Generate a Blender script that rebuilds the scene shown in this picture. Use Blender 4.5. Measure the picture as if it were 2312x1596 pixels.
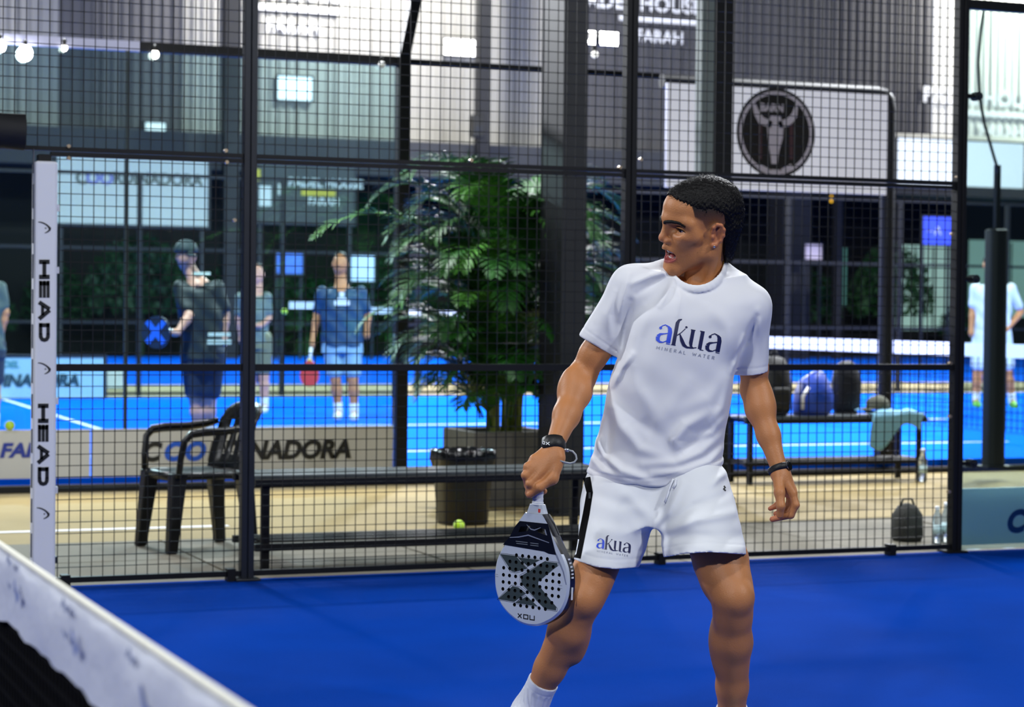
import bpy, bmesh, math, random
import numpy as np
from mathutils import Vector, Matrix, Euler
from mathutils.bvhtree import BVHTree
for o in list(bpy.data.objects): bpy.data.objects.remove(o, do_unlink=True)
SC = bpy.context.scene
COL = SC.collection
random.seed(7)
# ------------------------------------------------------------------ camera
FPX, YAW, PIT, ROLL, CH = 4746., .3847, .0199, .0104, 1.30
_fw = np.array([math.sin(YAW)*math.cos(PIT), math.cos(YAW)*math.cos(PIT), -math.sin(PIT)])
_rt = np.array([math.cos(YAW), -math.sin(YAW), 0.])
_up = np.cross(_rt, _fw)
_c, _s = math.cos(ROLL), math.sin(ROLL)
CAM = np.array([0, 0, CH])
cd = bpy.data.cameras.new('camera'); cam = bpy.data.objects.new('camera', cd); COL.objects.link(cam)
_x = _c*_rt + _s*_up; _y = _c*_up - _s*_rt
cam.matrix_world = Matrix(((_x[0], _y[0], -_fw[0], 0), (_x[1], _y[1], -_fw[1], 0), (_x[2], _y[2], -_fw[2], CH), (0, 0, 0, 1)))
cd.sensor_width = 36; cd.lens = FPX*36/2312; cd.clip_end = 300; cd.clip_start = .05
cd.dof.use_dof = True; cd.dof.focus_distance = 6.25; cd.dof.aperture_fstop = 4.6
SC.camera = cam
# ------------------------------------------------------------------ world, lights, exposure
SC.view_settings.view_transform = 'Standard'; SC.view_settings.look = 'None'
SC.view_settings.gamma = 1; SC.view_settings.use_curve_mapping = False
SC.view_settings.exposure = 0.2
w = bpy.data.worlds.new('night'); SC.world = w; w.use_nodes = True
w.node_tree.nodes['Background'].inputs[0].default_value = (.020, .026, .036, 1)
w.node_tree.nodes['Background'].inputs[1].default_value = 1.0
def area(name, loc, target, size, power, color=(1, 1, 1), sy=None, spread=180):
    l = bpy.data.lights.new(name, 'AREA'); l.energy = power; l.color = color
    l.shape = 'RECTANGLE'; l.size = size; l.size_y = sy or size; l.spread = math.radians(spread)
    o = bpy.data.objects.new(name, l); COL.objects.link(o); o.location = loc
    o.rotation_euler = (Vector(target)-Vector(loc)).to_track_quat('-Z', 'Y').to_euler()
    return o
COOL = (.93, .96, 1.0)
# near court: an unseen overhead key added to light the player, plus mast floods
area('court_flood', (.9, 2.7, 7.2), (2.4, 5.9, 1.0), .5, 110, COOL)
area('court_flood', (6.9, 10.3, 6.3), (2.8, 4.8, .8), .5, 430, COOL)
area('court_flood', (6.6, -.9, 6.3), (3.6, 7.0, .8), .5, 330, COOL)
area('court_flood', (-4.6, 10.3, 6.3), (2.0, 5.0, .8), .5, 420, COOL)
area('court_flood', (-4.6, -.9, 6.3), (2.2, 6.2, .8), .5, 340, COOL)
# floods of the neighbouring courts, brighter
for fx, fy in ((2.5, 15.2), (11.5, 15.2), (2.5, 27.5), (11.5, 27.5), (20.5, 15.2), (20.5, 27.5)):
    area('court_flood', (fx, fy, 7), (fx*.8+2, 21.5, 0), .6, 1500, COOL)
for fx, fy in ((6, 33), (18, 33), (6, 46), (18, 46), (30, 33), (30, 46)):
    area('court_flood', (fx, fy, 7.5), (fx, 40, 0), .6, 1100, COOL)
# lamps washing the cladding of the hall behind
for fx in (17, 40, 48):
    area('wall_washer', (fx, 47, 12.2), (fx, 52, 9.5), .6, {17: 1900, 40: 2200, 48: 2200}[fx], (1, .97, .9))
# ------------------------------------------------------------------ pixel helpers (pixel = direction; depth from a plane)
def ray(x, y):
    X = x-1156; Y = y-798
    return _fw + _rt*(_c*X+_s*Y)/FPX - _up*(-_s*X+_c*Y)/FPX
def onZ(x, y, z=0.):
    d = ray(x, y); return CAM + d*((z-CH)/d[2])
def onY(x, y, Y):
    d = ray(x, y); return CAM + d*(Y/d[1])
# ------------------------------------------------------------------ colour, materials
def lin(h):
    h = h.lstrip('#'); v = [int(h[i:i+2], 16)/255 for i in (0, 2, 4)]
    return tuple(((c+.055)/1.055)**2.4 if c > .04045 else c/12.92 for c in v)
MATS = {}
def mat(name, col, rough=.6, metal=0., var=.12, nscale=8., bump=.0, bscale=60., emit=None, estr=0., spec=.5, coat=0., sheen=0., sss=0., trans=0., alpha=1., coord='Object', stretch=None):
    if name in MATS: return MATS[name]
    m = bpy.data.materials.new(name); m.use_nodes = True; MATS[name] = m
    nt = m.node_tree; N = nt.nodes; Lk = nt.links
    b = N['Principled BSDF']
    c = lin(col) if isinstance(col, str) else col
    tc = N.new('ShaderNodeTexCoord'); mp = N.new('ShaderNodeMapping')
    if stretch: mp.inputs['Scale'].default_value = stretch
    Lk.new(tc.outputs[coord], mp.inputs[0])
    if var > 0:
        no = N.new('ShaderNodeTexNoise'); no.inputs['Scale'].default_value = nscale; no.inputs['Detail'].default_value = 5
        Lk.new(mp.outputs[0], no.inputs['Vector'])
        mx = N.new('ShaderNodeMix'); mx.data_type = 'RGBA'
        mx.inputs[6].default_value = tuple(v*(1-var) for v in c)+(1,); mx.inputs[7].default_value = tuple(min(1, v*(1+var)) for v in c)+(1,)
        Lk.new(no.outputs[0], mx.inputs[0]); Lk.new(mx.outputs[2], b.inputs['Base Color'])
    else: b.inputs['Base Color'].default_value = c+(1,)
    b.inputs['Roughness'].default_value = rough; b.inputs['Metallic'].default_value = metal
    b.inputs['Specular IOR Level'].default_value = spec
    if coat: b.inputs['Coat Weight'].default_value = coat; b.inputs['Coat Roughness'].default_value = .1
    if sheen: b.inputs['Sheen Weight'].default_value = sheen
    if sss:
        b.inputs['Subsurface Weight'].default_value = sss; b.inputs['Subsurface Radius'].default_value = (.012, .005, .003); b.inputs['Subsurface Scale'].default_value = 1.
    if trans: b.inputs['Transmission Weight'].default_value = trans
    if alpha < 1: b.inputs['Alpha'].default_value = alpha
    if emit: b.inputs['Emission Color'].default_value = (lin(emit) if isinstance(emit, str) else emit)+(1,); b.inputs['Emission Strength'].default_value = estr
    if bump:
        n2 = N.new('ShaderNodeTexNoise'); n2.inputs['Scale'].default_value = bscale; n2.inputs['Detail'].default_value = 4
        Lk.new(mp.outputs[0], n2.inputs['Vector'])
        bp = N.new('ShaderNodeBump'); bp.inputs['Strength'].default_value = bump; bp.inputs['Distance'].default_value = .01
        Lk.new(n2.outputs[0], bp.inputs['Height']); Lk.new(bp.outputs[0], b.inputs['Normal'])
    return m
def glassmat(name, tint='#cfe6e2', refl=.10, clear=.86):
    if name in MATS: return MATS[name]
    m = bpy.data.materials.new(name); m.use_nodes = True; MATS[name] = m
    N = m.node_tree.nodes; Lk = m.node_tree.links; N.remove(N['Principled BSDF'])
    t = N.new('ShaderNodeBsdfTransparent'); t.inputs[0].default_value = tuple(v*clear for v in lin(tint))+(1,)
    g = N.new('ShaderNodeBsdfGlossy'); g.inputs['Roughness'].default_value = .02; g.inputs[0].default_value = (.85, .95, .95, 1)
    fr = N.new('ShaderNodeFresnel'); fr.inputs[0].default_value = 1.5
    mu = N.new('ShaderNodeMath'); mu.operation = 'MULTIPLY_ADD'; mu.inputs[1].default_value = .9; mu.inputs[2].default_value = refl*.3
    Lk.new(fr.outputs[0], mu.inputs[0])
    ms = N.new('ShaderNodeMixShader'); Lk.new(mu.outputs[0], ms.inputs[0]); Lk.new(t.outputs[0], ms.inputs[1]); Lk.new(g.outputs[0], ms.inputs[2])
    Lk.new(ms.outputs[0], N['Material Output'].inputs[0])
    return m
# ------------------------------------------------------------------ mesh helpers
class MB:
    def __init__(s): s.v = []; s.f = []
    def add(s, v, f):
        o = len(s.v); s.v += [tuple(p) for p in v]; s.f += [tuple(i+o for i in q) for q in f]; return s
    def box(s, x0, x1, y0, y1, z0, z1, M=None):
        v = [(x0, y0, z0), (x1, y0, z0), (x1, y1, z0), (x0, y1, z0), (x0, y0, z1), (x1, y0, z1), (x1, y1, z1), (x0, y1, z1)]
        if M is not None: v = [tuple(M @ Vector(p)) for p in v]
        return s.add(v, [(3, 2, 1, 0), (4, 5, 6, 7), (0, 1, 5, 4), (1, 2, 6, 5), (2, 3, 7, 6), (3, 0, 4, 7)])
    def cbox(s, c, d, M=None): return s.box(c[0]-d[0]/2, c[0]+d[0]/2, c[1]-d[1]/2, c[1]+d[1]/2, c[2]-d[2]/2, c[2]+d[2]/2, M)
    def bar(s, p, q, w, h=None, upv=(0, 0, 1)):
        p = Vector(p); q = Vector(q); d = (q-p).normalized(); u = Vector(upv)
        if abs(d.dot(u)) > .99: u = Vector((0, 1, 0))
        r = d.cross(u).normalized(); u = r.cross(d); h = h or w
        v = [p-r*w/2-u*h/2, p+r*w/2-u*h/2, p+r*w/2+u*h/2, p-r*w/2+u*h/2]
        v += [x+(q-p) for x in v]
        return s.add(v, [(0, 1, 2, 3), (7, 6, 5, 4), (0, 4, 5, 1), (1, 5, 6, 2), (2, 6, 7, 3), (3, 7, 4, 0)])
    def tube(s, pts, r, n=10, cap=True, flat=1.):
        pts = [Vector(p) for p in pts]; k = len(pts)
        rs = r if hasattr(r, '__len__') else [r]*k
        o = len(s.v); u = None
        for i, p in enumerate(pts):
            d = (pts[min(i+1, k-1)]-pts[max(i-1, 0)]).normalized()
            if u is None:
                u = d.orthogonal().normalized()
            u = (u-d*u.dot(d)).normalized(); w2 = d.cross(u)
            for j in range(n):
                a = 2*math.pi*j/n; s.v.append(tuple(p+(u*math.cos(a)+w2*math.sin(a)*flat)*rs[i]))
        for i in range(k-1):
            for j in range(n):
                a = o+i*n+j; b = o+i*n+(j+1) % n; s.f.append((a, b, b+n, a+n))
        if cap: s.f.append(tuple(o+j for j in reversed(range(n)))); s.f.append(tuple(o+(k-1)*n+j for j in range(n)))
        return s
    def lathe(s, prof, n=24, c=(0, 0, 0), sq=None):
        o = len(s.v)
        for r, z in prof:
            for j in range(n):
                a = 2*math.pi*j/n; ca, sa = math.cos(a), math.sin(a)
                if sq:
                    t = (abs(ca)**sq+abs(sa)**sq)**(-1/sq); ca *= t; sa *= t
                s.v.append((c[0]+r*ca, c[1]+r*sa, c[2]+z))
        for i in range(len(prof)-1):
            for j in range(n):
                a = o+i*n+j; b = o+i*n+(j+1) % n; s.f.append((a, b, b+n, a+n))
        s.f.append(tuple(o+j for j in reversed(range(n)))); s.f.append(tuple(o+(len(prof)-1)*n+j for j in range(n)))
        return s
    def sphere(s, c, r, n=16, m=10, sc=(1, 1, 1)):
        o = len(s.v)
        for i in range(m+1):
            t = math.pi*i/m
            for j in range(n):
                a = 2*math.pi*j/n
                s.v.append((c[0]+r*sc[0]*math.sin(t)*math.cos(a), c[1]+r*sc[1]*math.sin(t)*math.sin(a), c[2]-r*sc[2]*math.cos(t)))
        for i in range(m):
            for j in range(n):
                a = o+i*n+j; b = o+i*n+(j+1) % n; s.f.append((a, b, b+n, a+n))
        return s
    def stroke2(s, pts, w, z=0., M=None, caps=0):
        # flat ribbon in the local XY plane with a width for each point
        pts = [Vector((p[0], p[1])) for p in pts]; k = len(pts)
        ws = w if hasattr(w, '__len__') else [w]*k
        v = []
        for i, p in enumerate(pts):
            if i == 0: d = pts[1]-p
            elif i == k-1: d = p-pts[i-1]
            else: d = (pts[i+1]-p).normalized()+(p-pts[i-1]).normalized()
            d.normalize(); nn = Vector((-d.y, d.x))*ws[i]/2
            if 0 < i < k-1:
                cs = max(.5, abs(d.dot((p-pts[i-1]).normalized()))); nn /= cs
            v += [(p.x+nn.x, p.y+nn.y, z), (p.x-nn.x, p.y-nn.y, z)]
        if M is not None: v = [tuple(M @ Vector(q)) for q in v]
        return s.add(v, [(2*i+1, 2*i+3, 2*i+2, 2*i) for i in range(k-1)])
    def mesh(s, name):
        m = bpy.data.meshes.new(name); m.from_pydata(s.v, [], s.f); m.update(); return m
    def build(s, name, material, parent=None, smooth=False, bevel=0., kind=None):
        return put(name, s.mesh(name), material, parent, smooth, bevel, kind)
def put(name, me, material=None, parent=None, smooth=False, bevel=0., kind=None):
    o = bpy.data.objects.new(name, me); COL.objects.link(o)
    if material is not None:
        for m in (material if isinstance(material, (list, tuple)) else [material]): me.materials.append(m)
    if parent is not None: o.parent = parent
    if smooth: me.shade_smooth() if smooth is True else me.set_sharp_from_angle(angle=math.radians(smooth)) if hasattr(me, 'set_sharp_from_angle') else None
    if bevel:
        bv = o.modifiers.new('bevel', 'BEVEL'); bv.width = bevel; bv.segments = 2; bv.limit_method = 'ANGLE'
    if kind: o['kind'] = kind
    return o
def smooth_angle(o, deg=40):
    o.data.shade_smooth(); o.data.set_sharp_from_angle(angle=math.radians(deg)); return o
def tag(o, label, cat, group=None):
    o['label'] = label; o['category'] = cat
    if group: o['group'] = group
    return o
def thing(name, loc, label, cat, rz=0., group=None):
    o = bpy.data.objects.new(name, None); COL.objects.link(o); o.location = [float(v) for v in loc]; o.rotation_euler = (0, 0, rz); o.empty_display_size = .1
    return tag(o, label, cat, group)
def struct(o): o['kind'] = 'structure'; return o
def textmesh(body, size=1., bold=0., shear=0., space=1., align='LEFT', xs=1.):
    c = bpy.data.curves.new('lettering', 'FONT'); c.body = body; c.size = size; c.offset = bold; c.shear = shear; c.space_character = space
    c.align_x = align; c.resolution_u = 4
    o = bpy.data.objects.new('lettering', c); COL.objects.link(o)
    me = bpy.data.meshes.new_from_object(o.evaluated_get(bpy.context.evaluated_depsgraph_get()))
    bpy.data.objects.remove(o)
    if xs != 1.:
        for v in me.vertices: v.co.x *= xs
    return me
def place_text(name, body, size, M, material, parent=None, **k):
    me = textmesh(body, size, **k); me.transform(M); return put(name, me, material, parent)
def frameM(o, ex, ey):
    ex = Vector(ex).normalized(); ey = Vector(ey); ez = ex.cross(ey).normalized(); ey = ez.cross(ex)
    return Matrix(((ex.x, ey.x, ez.x, o[0]), (ex.y, ey.y, ez.y, o[1]), (ex.z, ey.z, ez.z, o[2]), (0, 0, 0, 1)))
def copy_thing(o, loc=None, rz=None):
    c = o.copy(); COL.objects.link(c)
    if loc is not None: c.location = loc
    if rz is not None: c.rotation_euler = (0, 0, rz)
    for ch in o.children:
        d = ch.copy(); COL.objects.link(d); d.parent = c
        for g in ch.children:
            e = g.copy(); COL.objects.link(e); e.parent = d
    return c
# ------------------------------------------------------------------ signed distance sculpting (for bodies and cloth)
class SDF:
    def __init__(s, lo, hi, h):
        s.lo = np.array(lo, float); s.h = h
        s.n = np.ceil((np.array(hi)-s.lo)/h).astype(int)+1
        s.D = np.full(s.n, .25, np.float32)
        s.ax = [(s.lo[i]+h*np.arange(s.n[i])).astype(np.float32) for i in range(3)]
    def blk(s, lo, hi):
        a = np.clip(np.floor((np.array(lo)-s.lo)/s.h).astype(int), 0, s.n-1); b = np.clip(np.ceil((np.array(hi)-s.lo)/s.h).astype(int)+1, 1, s.n)
        sl = tuple(slice(int(p), int(max(q, p+1))) for p, q in zip(a, b))
        X = s.ax[0][sl[0]][:, None, None]; Y = s.ax[1][sl[1]][None, :, None]; Z = s.ax[2][sl[2]][None, None, :]
        return sl, X, Y, Z
    def comb(s, sl, d, k, op='+'):
        A = s.D[sl]
        if op == '+':
            if k > 0:
                hh = np.maximum(k-np.abs(A-d), 0)/k; s.D[sl] = np.minimum(A, d)-hh*hh*k*.25
            else: s.D[sl] = np.minimum(A, d)
        else:
            d = -d
            if k > 0:
                hh = np.maximum(k-np.abs(A-d), 0)/k; s.D[sl] = np.maximum(A, d)+hh*hh*k*.25
            else: s.D[sl] = np.maximum(A, d)
    def cone(s, p, r, q, r2, k=.01, op='+', flat=None):
        p = np.array(p, float); q = np.array(q, float); m = max(r, r2)+k+4*s.h
        sl, X, Y, Z = s.blk(np.minimum(p, q)-m, np.maximum(p, q)+m)
        v = q-p; L = float(v@v)+1e-12
        dx, dy, dz = X-np.float32(p[0]), Y-np.float32(p[1]), Z-np.float32(p[2])
        t = np.clip((dx*v[0]+dy*v[1]+dz*v[2])/L, 0, 1).astype(np.float32)
        ex, ey, ez = dx-t*v[0], dy-t*v[1], dz-t*v[2]
        if flat is not None:      # (axis vector, factor): squash the section along an axis
            n, fc = np.array(flat[0], float), flat[1]; n /= np.linalg.norm(n)
            e = ex*n[0]+ey*n[1]+ez*n[2]; g = (1/fc-1)
            ex, ey, ez = ex+e*n[0]*g, ey+e*n[1]*g, ez+e*n[2]*g
        d = np.sqrt(ex*ex+ey*ey+ez*ez)-(r+(r2-r)*t)
        s.comb(sl, d.astype(np.float32), k, op); return s
    def chain(s, pts, k=.01):
        for (p, r), (q, r2) in zip(pts[:-1], pts[1:]): s.cone(p, r, q, r2, k)
        return s
    def ell(s, c, r, k=.01, R=None, op='+'):
        c = np.array(c, float); r = np.array(r, float); m = max(r)+k+4*s.h
        sl, X, Y, Z = s.blk(c-m, c+m)
        dx, dy, dz = X-np.float32(c[0]), Y-np.float32(c[1]), Z-np.float32(c[2])
        if R is not None:
            R = np.array(R); dx, dy, dz = [dx*R[i][0]+dy*R[i][1]+dz*R[i][2] for i in range(3)]
        k0 = np.sqrt((dx/r[0])**2+(dy/r[1])**2+(dz/r[2])**2)
        k1 = np.sqrt((dx/r[0]**2)**2+(dy/r[1]**2)**2+(dz/r[2]**2)**2)+1e-6
        s.comb(sl, (k0*(k0-1)/k1).astype(np.float32), k, op); return s
    def stack(s, secs, k=.01, e=2.3, op='+'):
        # secs: (z, cx, cy, rx, ry) rows; a loft of super-ellipses along z
        A = np.array(sorted(secs), float); z0, z1 = A[0, 0], A[-1, 0]; m = .05+k
        lo = [min(A[:, 1]-A[:, 3])-m, min(A[:, 2]-A[:, 4])-m, z0-.02-k]; hi = [max(A[:, 1]+A[:, 3])+m, max(A[:, 2]+A[:, 4])+m, z1+.02+k]
        sl, X, Y, Z = s.blk(lo, hi)
        z = Z.ravel(); kw = max(1, int(.028/s.h)); ker = np.hanning(2*kw+3)[1:-1]; ker /= ker.sum()
        def si(j):
            zz = np.concatenate([z[0]-s.h*np.arange(kw, 0, -1), z, z[-1]+s.h*np.arange(1, kw+1)]); return np.convolve(np.interp(zz, A[:, 0], A[:, j]), ker, 'valid')
        I = [si(j).astype(np.float32)[None, None, :] for j in range(1, 5)]
        u = np.abs((X-I[0])/I[2]); v = np.abs((Y-I[1])/I[3])
        q = (u**e+v**e)**(1/e)
        d = (q-1)*np.minimum(I[2], I[3])
        d = np.maximum(d, np.maximum(z0-Z, Z-z1))
        s.comb(sl, d.astype(np.float32), k, op); return s
    def mesh(s):
        D = s.D; S = D < 0
        c = np.zeros(np.array(D.shape)-1, np.int8)
        offs = [(i, j, k) for i in (0, 1) for j in (0, 1) for k in (0, 1)]
        sh = D.shape
        for i, j, k in offs: c += S[i:sh[0]-1+i, j:sh[1]-1+j, k:sh[2]-1+k]
        act = (c > 0) & (c < 8)
        cells = np.argwhere(act); idx = np.full(act.shape, -1, np.int32); idx[act] = np.arange(len(cells))
        V = {o: D[cells[:, 0]+o[0], cells[:, 1]+o[1], cells[:, 2]+o[2]].astype(np.float64) for o in offs}
        acc = np.zeros((len(cells), 3)); cnt = np.zeros(len(cells))
        for o in offs:
            for ax in range(3):
                if o[ax] == 0:
                    p = list(o); p[ax] = 1; p = tuple(p)
                    a, b = V[o], V[p]; m = (a < 0) != (b < 0)
                    t = np.where(m, a/np.where(m, a-b, 1), 0)
                    pos = np.array(o, float)[None]+0*acc; pos[:, ax] += t
                    acc += pos*m[:, None]; cnt += m
        verts = s.lo+(cells+acc/cnt[:, None])*s.h
        faces = []
        for ax in range(3):
            u, v = [(1, 2), (2, 0), (0, 1)][ax]
            a = [slice(1, -1)]*3; b = [slice(1, -1)]*3
            a[ax] = slice(0, -1); b[ax] = slice(1, None)
            S0, S1 = S[tuple(a)], S[tuple(b)]
            e = np.argwhere(S0 != S1); neg = S0[S0 != S1]
            e = e+1; e[:, ax] -= 1
            du = np.zeros(3, int); du[u] = 1; dv = np.zeros(3, int); dv[v] = 1
            g = lambda q: idx[q[:, 0], q[:, 1], q[:, 2]]
            Q = np.stack([g(e-du-dv), g(e-dv), g(e), g(e-du)], 1)
            Q[~neg] = Q[~neg][:, ::-1]
            faces.append(Q)
        F = np.concatenate(faces); F = F[(F >= 0).all(1)]
        return verts, F
def np_mesh(name, parts):
    me = bpy.data.meshes.new(name); vs = []; fs = []; o = 0
    for v, f in parts: vs.append(v); fs.append(f+o); o += len(v)
    V = np.concatenate(vs); F = np.concatenate(fs)
    me.vertices.add(len(V)); me.vertices.foreach_set('co', V.astype(np.float32).ravel())
    me.loops.add(F.size); me.loops.foreach_set('vertex_index', F.astype(np.int32).ravel())
    me.polygons.add(len(F)); me.polygons.foreach_set('loop_start', np.arange(0, F.size, 4, dtype=np.int32))
    me.update(calc_edges=True); me.validate(); me.shade_smooth()
    return me
# ================================================================== SETTING
YF = 9.788; Y2 = 14.9; Z2 = .10
BLACK = mat('black powder coated steel', '#0b0c0f', .5, .0, .2, 20, .05, 200, spec=.3)
DKMET = mat('dark grey steel', '#20242b', .45, .3, .2, 12, .05, 200)
TURF = mat('blue court turf', '#003694', 1., 0, .22, 1.6, .4, 420, spec=.02)
TURF2 = mat('bright blue court turf', '#0060e4', 1., 0, .10, 2.5, .3, 300, spec=.02)
LINEW = mat('white line paint', '#d8dade', .8, 0, .08, 9)
SAND = mat('sandy concrete', '#857448', .85, 0, .25, 1.3, .3, 90)
SLAB = mat('worn grey concrete slab', '#635e50', .85, 0, .30, 2.2, .3, 120)
WHITE = mat('white vinyl', '#eceef4', .45, 0, .04, 5)
INK = mat('black print', '#101214', .5, 0, .05, 30)
# near court floor
f = MB(); f.box(-9.5, 10.6, -.3, YF+.05, -.12, 0); floor = struct(f.build('floor', TURF))
# walkway between the courts: sandy floor with concrete slabs along the fence
f = MB(); f.box(-9.5, 14, YF+.05, Y2, -.12, -.012); walk = struct(f.build('floor_walkway', SAND))
f = MB(); f.box(-9.5, 14, YF+1.86, Y2, -.02, -.001); f.build('sand_screed', SAND, walk)
sl = MB(); sl.box(0, 1.185, 0, .895, -.05, 0); slm = sl.mesh('slab')
for i in range(20):
    for j in range(2):
        o = put('slab', slm, SLAB if not len(slm.materials) else None, walk); o.location = (-9.4+i*1.2, YF+.055+j*.905, random.uniform(-.004, 0))
        o.rotation_euler = (random.uniform(-.0015, .0015), random.uniform(-.0015, .0015), 0)
l = MB(); p = onZ(150, 1198); l.box(-4, 3.15, p[1]-.035, p[1]+.035, 0, .003); l.build('painted_line', LINEW, walk)
# neighbouring court with kerb
f = MB(); f.box(-12, 46, Y2+.06, 28, -.1, Z2); fl2 = struct(f.build('floor_neighbour_court', TURF2))
l = MB()
for y0 in (16.9,): l.box(-12, 12, y0, y0+.05, Z2, Z2+.003)
p = onZ(240, 974, Z2); q = onZ(25, 907, Z2)
dd = Vector(q-p); l.bar(Vector(p)+Vector((0, 0, .002)), Vector(p)+dd*1.6+Vector((0, 0, .002)), .06, .004)
p = onZ(1050, 958, Z2); l.box(p[0]-3, p[0]+6, p[1]-.03, p[1]+.03, Z2, Z2+.003)
l.build('painted_line', LINEW, fl2)
KERB = mat('dark kerb', '#1b1c1d', .8, 0, .2, 6)
k = MB(); k.box(-12, 46, Y2-.06, Y2+.059, -.02, .045); struct(k.build('trim_1', KERB))
f = MB(); f.box(-12, 60, 28, 32.6, -.1, Z2-.002); struct(f.build('floor_far_walkway', mat('pale far concrete', '#9d926c', .85, 0, .15, 1)))
f = MB(); f.box(-12, 70, 32.6, 51.5, -.1, Z2); fl3 = struct(f.build('floor_far_court', TURF2))
# hall behind: clad upper wall over a dark open storey
CL = [mat('grey metal cladding', '#8b8a86', .5, .2, .10, .5), mat('dark metal cladding', '#4a4a4e', .5, .2, .12, .5), mat('white metal cladding', '#d4d4d0', .5, .1, .06, .5)]
f = MB(); f.box(-14, 78, 52.0, 52.3, 5.6, 17); wb = struct(f.build('wall_back', CL[1]))
pm = []
for i in range(3):
    m = MB(); m.box(.015, .985, -.05, 0, 0, 11.3)
    for r in range(4): m.box(.06+r*.25, .11+r*.25, -.11, -.045, 0, 11.3)
    me = m.mesh('cladding_panel'); me.materials.append(CL[i]); pm.append(me)
def tone(x):
    if 9 <= x < 11.5: return 1
    if x < 21.3: return 0
    if x < 33.5: return 1
    return 2
for i in range(84):
    x = -10+i*1.0
    o = bpy.data.objects.new('cladding_panel', pm[tone(x)]); COL.objects.link(o); o.parent = wb; o.location = (x, 52, 5.65)
EAVE = mat('charcoal eave', '#2a2d31', .6, .1, .2, 1)
f = MB(); f.box(-14, 78, 50.6, 52.0, 4.7, 5.6); struct(f.build('trim_2', EAVE))
DARK = mat('dark back wall', '#060d0c', .8, 0, .5, .6)
f = MB(); f.box(-14, 78, 58.0, 58.3, -.1, 5.7); struct(f.build('wall_lower', DARK))
f = MB(); f.box(-14, 78, 51.5, 58.0, -.1, .05); struct(f.build('floor_back', mat('dark floor', '#0a0b0c', .7, 0, .3, 1)))
f = MB(); f.box(-14, 78, 52.3, 58.0, 5.3, 5.6); struct(f.build('ceiling_back', DARK))
# ================================================================== NEAR COURT CAGE
cage = thing('mesh_fence', (2.6, YF, 0), 'black wire mesh fence of the near court with square posts and rails', 'fence')
def cpart(mb, name, m, **k):
    o = mb.build(name, m, None, **k); o.parent = cage; o.matrix_parent_inverse = Matrix.Translation((-2.6, -YF, 0)); return o
XP = [1.63, 2.60, 4.60, 6.60]; ZT = 2.016; ZM = 1.02; PITCH = .0525
for i, x in enumerate(XP):
    m = MB()
    if i == 0: m.box(x-.03, x+.03, YF-.03, YF+.03, 0, 2.0)
    else:
        m.box(x-.031, x-.002, YF-.03, YF+.03, 0, 4.05); m.box(x+.002, x+.031, YF-.03, YF+.03, 0, 4.05); m.box(x-.01, x+.01, YF-.02, YF+.02, 0, 4.0)
        m.box(x-.06, x+.06, YF-.05, YF+.08, 0, .012)
    cpart(m, 'post', BLACK if i != 1 else DKMET, bevel=.003)
m = MB(); m.box(.50, .56, YF-.03, YF+.03, 0, 4.05); cpart(m, 'post', BLACK, bevel=.003)
def rails(x0, x1, zs, hh=.032):
    for z in zs:
        m = MB(); m.box(x0, x1, YF-.016, YF+.016, z-hh/2, z+hh/2); cpart(m, 'rail', BLACK)
for a, b in ((1.66, 2.569), (2.631, 4.569), (4.631, 6.569)):
    rails(a, b, (ZM,), .034); rails(a, b, (.035,), .026); rails(a, b, (ZT-.012,), .020); rails(a, b, (ZT+.012,), .020)
rails(.56, 2.569, (3.02, 4.03)); rails(2.631, 4.569, (4.03,)); rails(4.631, 6.569, (4.03,)); rails(.56, 1.66, (ZT+.012, ), .02)
def wires(x0, x1, z0, z1):
    m = MB(); r = .0018
    n = int((x1-x0)/PITCH)
    for i in range(1, n+1):
        x = x0+i*PITCH-.01; m.box(x-r, x+r, YF-.004, YF+.0006, z0, z1)
    n = int((z1-z0)/PITCH)
    for i in range(1, n+1):
        z = z0+i*PITCH; m.box(x0, x1, YF-.0006, YF+.004, z-r, z+r)
    o = cpart(m, 'wire_mesh', BLACK, kind='stuff')
for a, b in ((1.66, 2.569), (2.631, 4.569), (4.631, 6.569)):
    wires(a, b, .04, ZM-.016) ; wires(a, b, ZM+.016, ZT-.02); wires(a if a > 2 else .56, b, ZT+.02, 4.02)
BOLT = mat('zinc bolt', '#b9a58a', .35, .8, .1, 30)
bm = MB(); bm.tube([(0, 0, 0), (0, -.022, 0)], .009, 8); bme = bm.mesh('bolt')
for px, py in ((155, 330), (510, 340), (512, 366), (577, 242), (1400, 378), (1447, 360), (1064, 362), (155, 357), (2162, 400), (2146, 820), (530, 497), (2150, 528), (2143, 1110), (2145, 940)):
    p = onY(px, py, YF-.02); o = put('bolt', bme, BOLT if not len(bme.materials) else None, cage); o.location = (p[0]-2.6, -.005, p[2])
# feet of the bottom rail
for px in (147, 520, 1490, 2010):
    m = MB(); p = onY(px, 1305 if px < 600 else 1255, YF); m.box(p[0]-.02, p[0]+.02, YF-.03, YF+.03, 0, .06); cpart(m, 'rail_foot', BLACK)
# padded beam over the entrance
PAD = mat('black padding vinyl', '#0d0e12', .7, 0, .2, 12, .25, 22)
p = onY(65, 300, YF-.08); m = MB(); pts = []
for i in range(12):
    t = i/11; pts.append((p[0]-1.02+1.0*t, YF-.07, p[2]+.006*math.sin(t*9)))
m.tube(pts, [.084+.005*math.sin(i*1.7) for i in range(12)], 20, flat=1.0)
padb = m.build('padded_beam', PAD, smooth=True); smooth_angle(padb, 50); tag(padb, 'black padded roll around the beam over the court entrance', 'padding')
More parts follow.
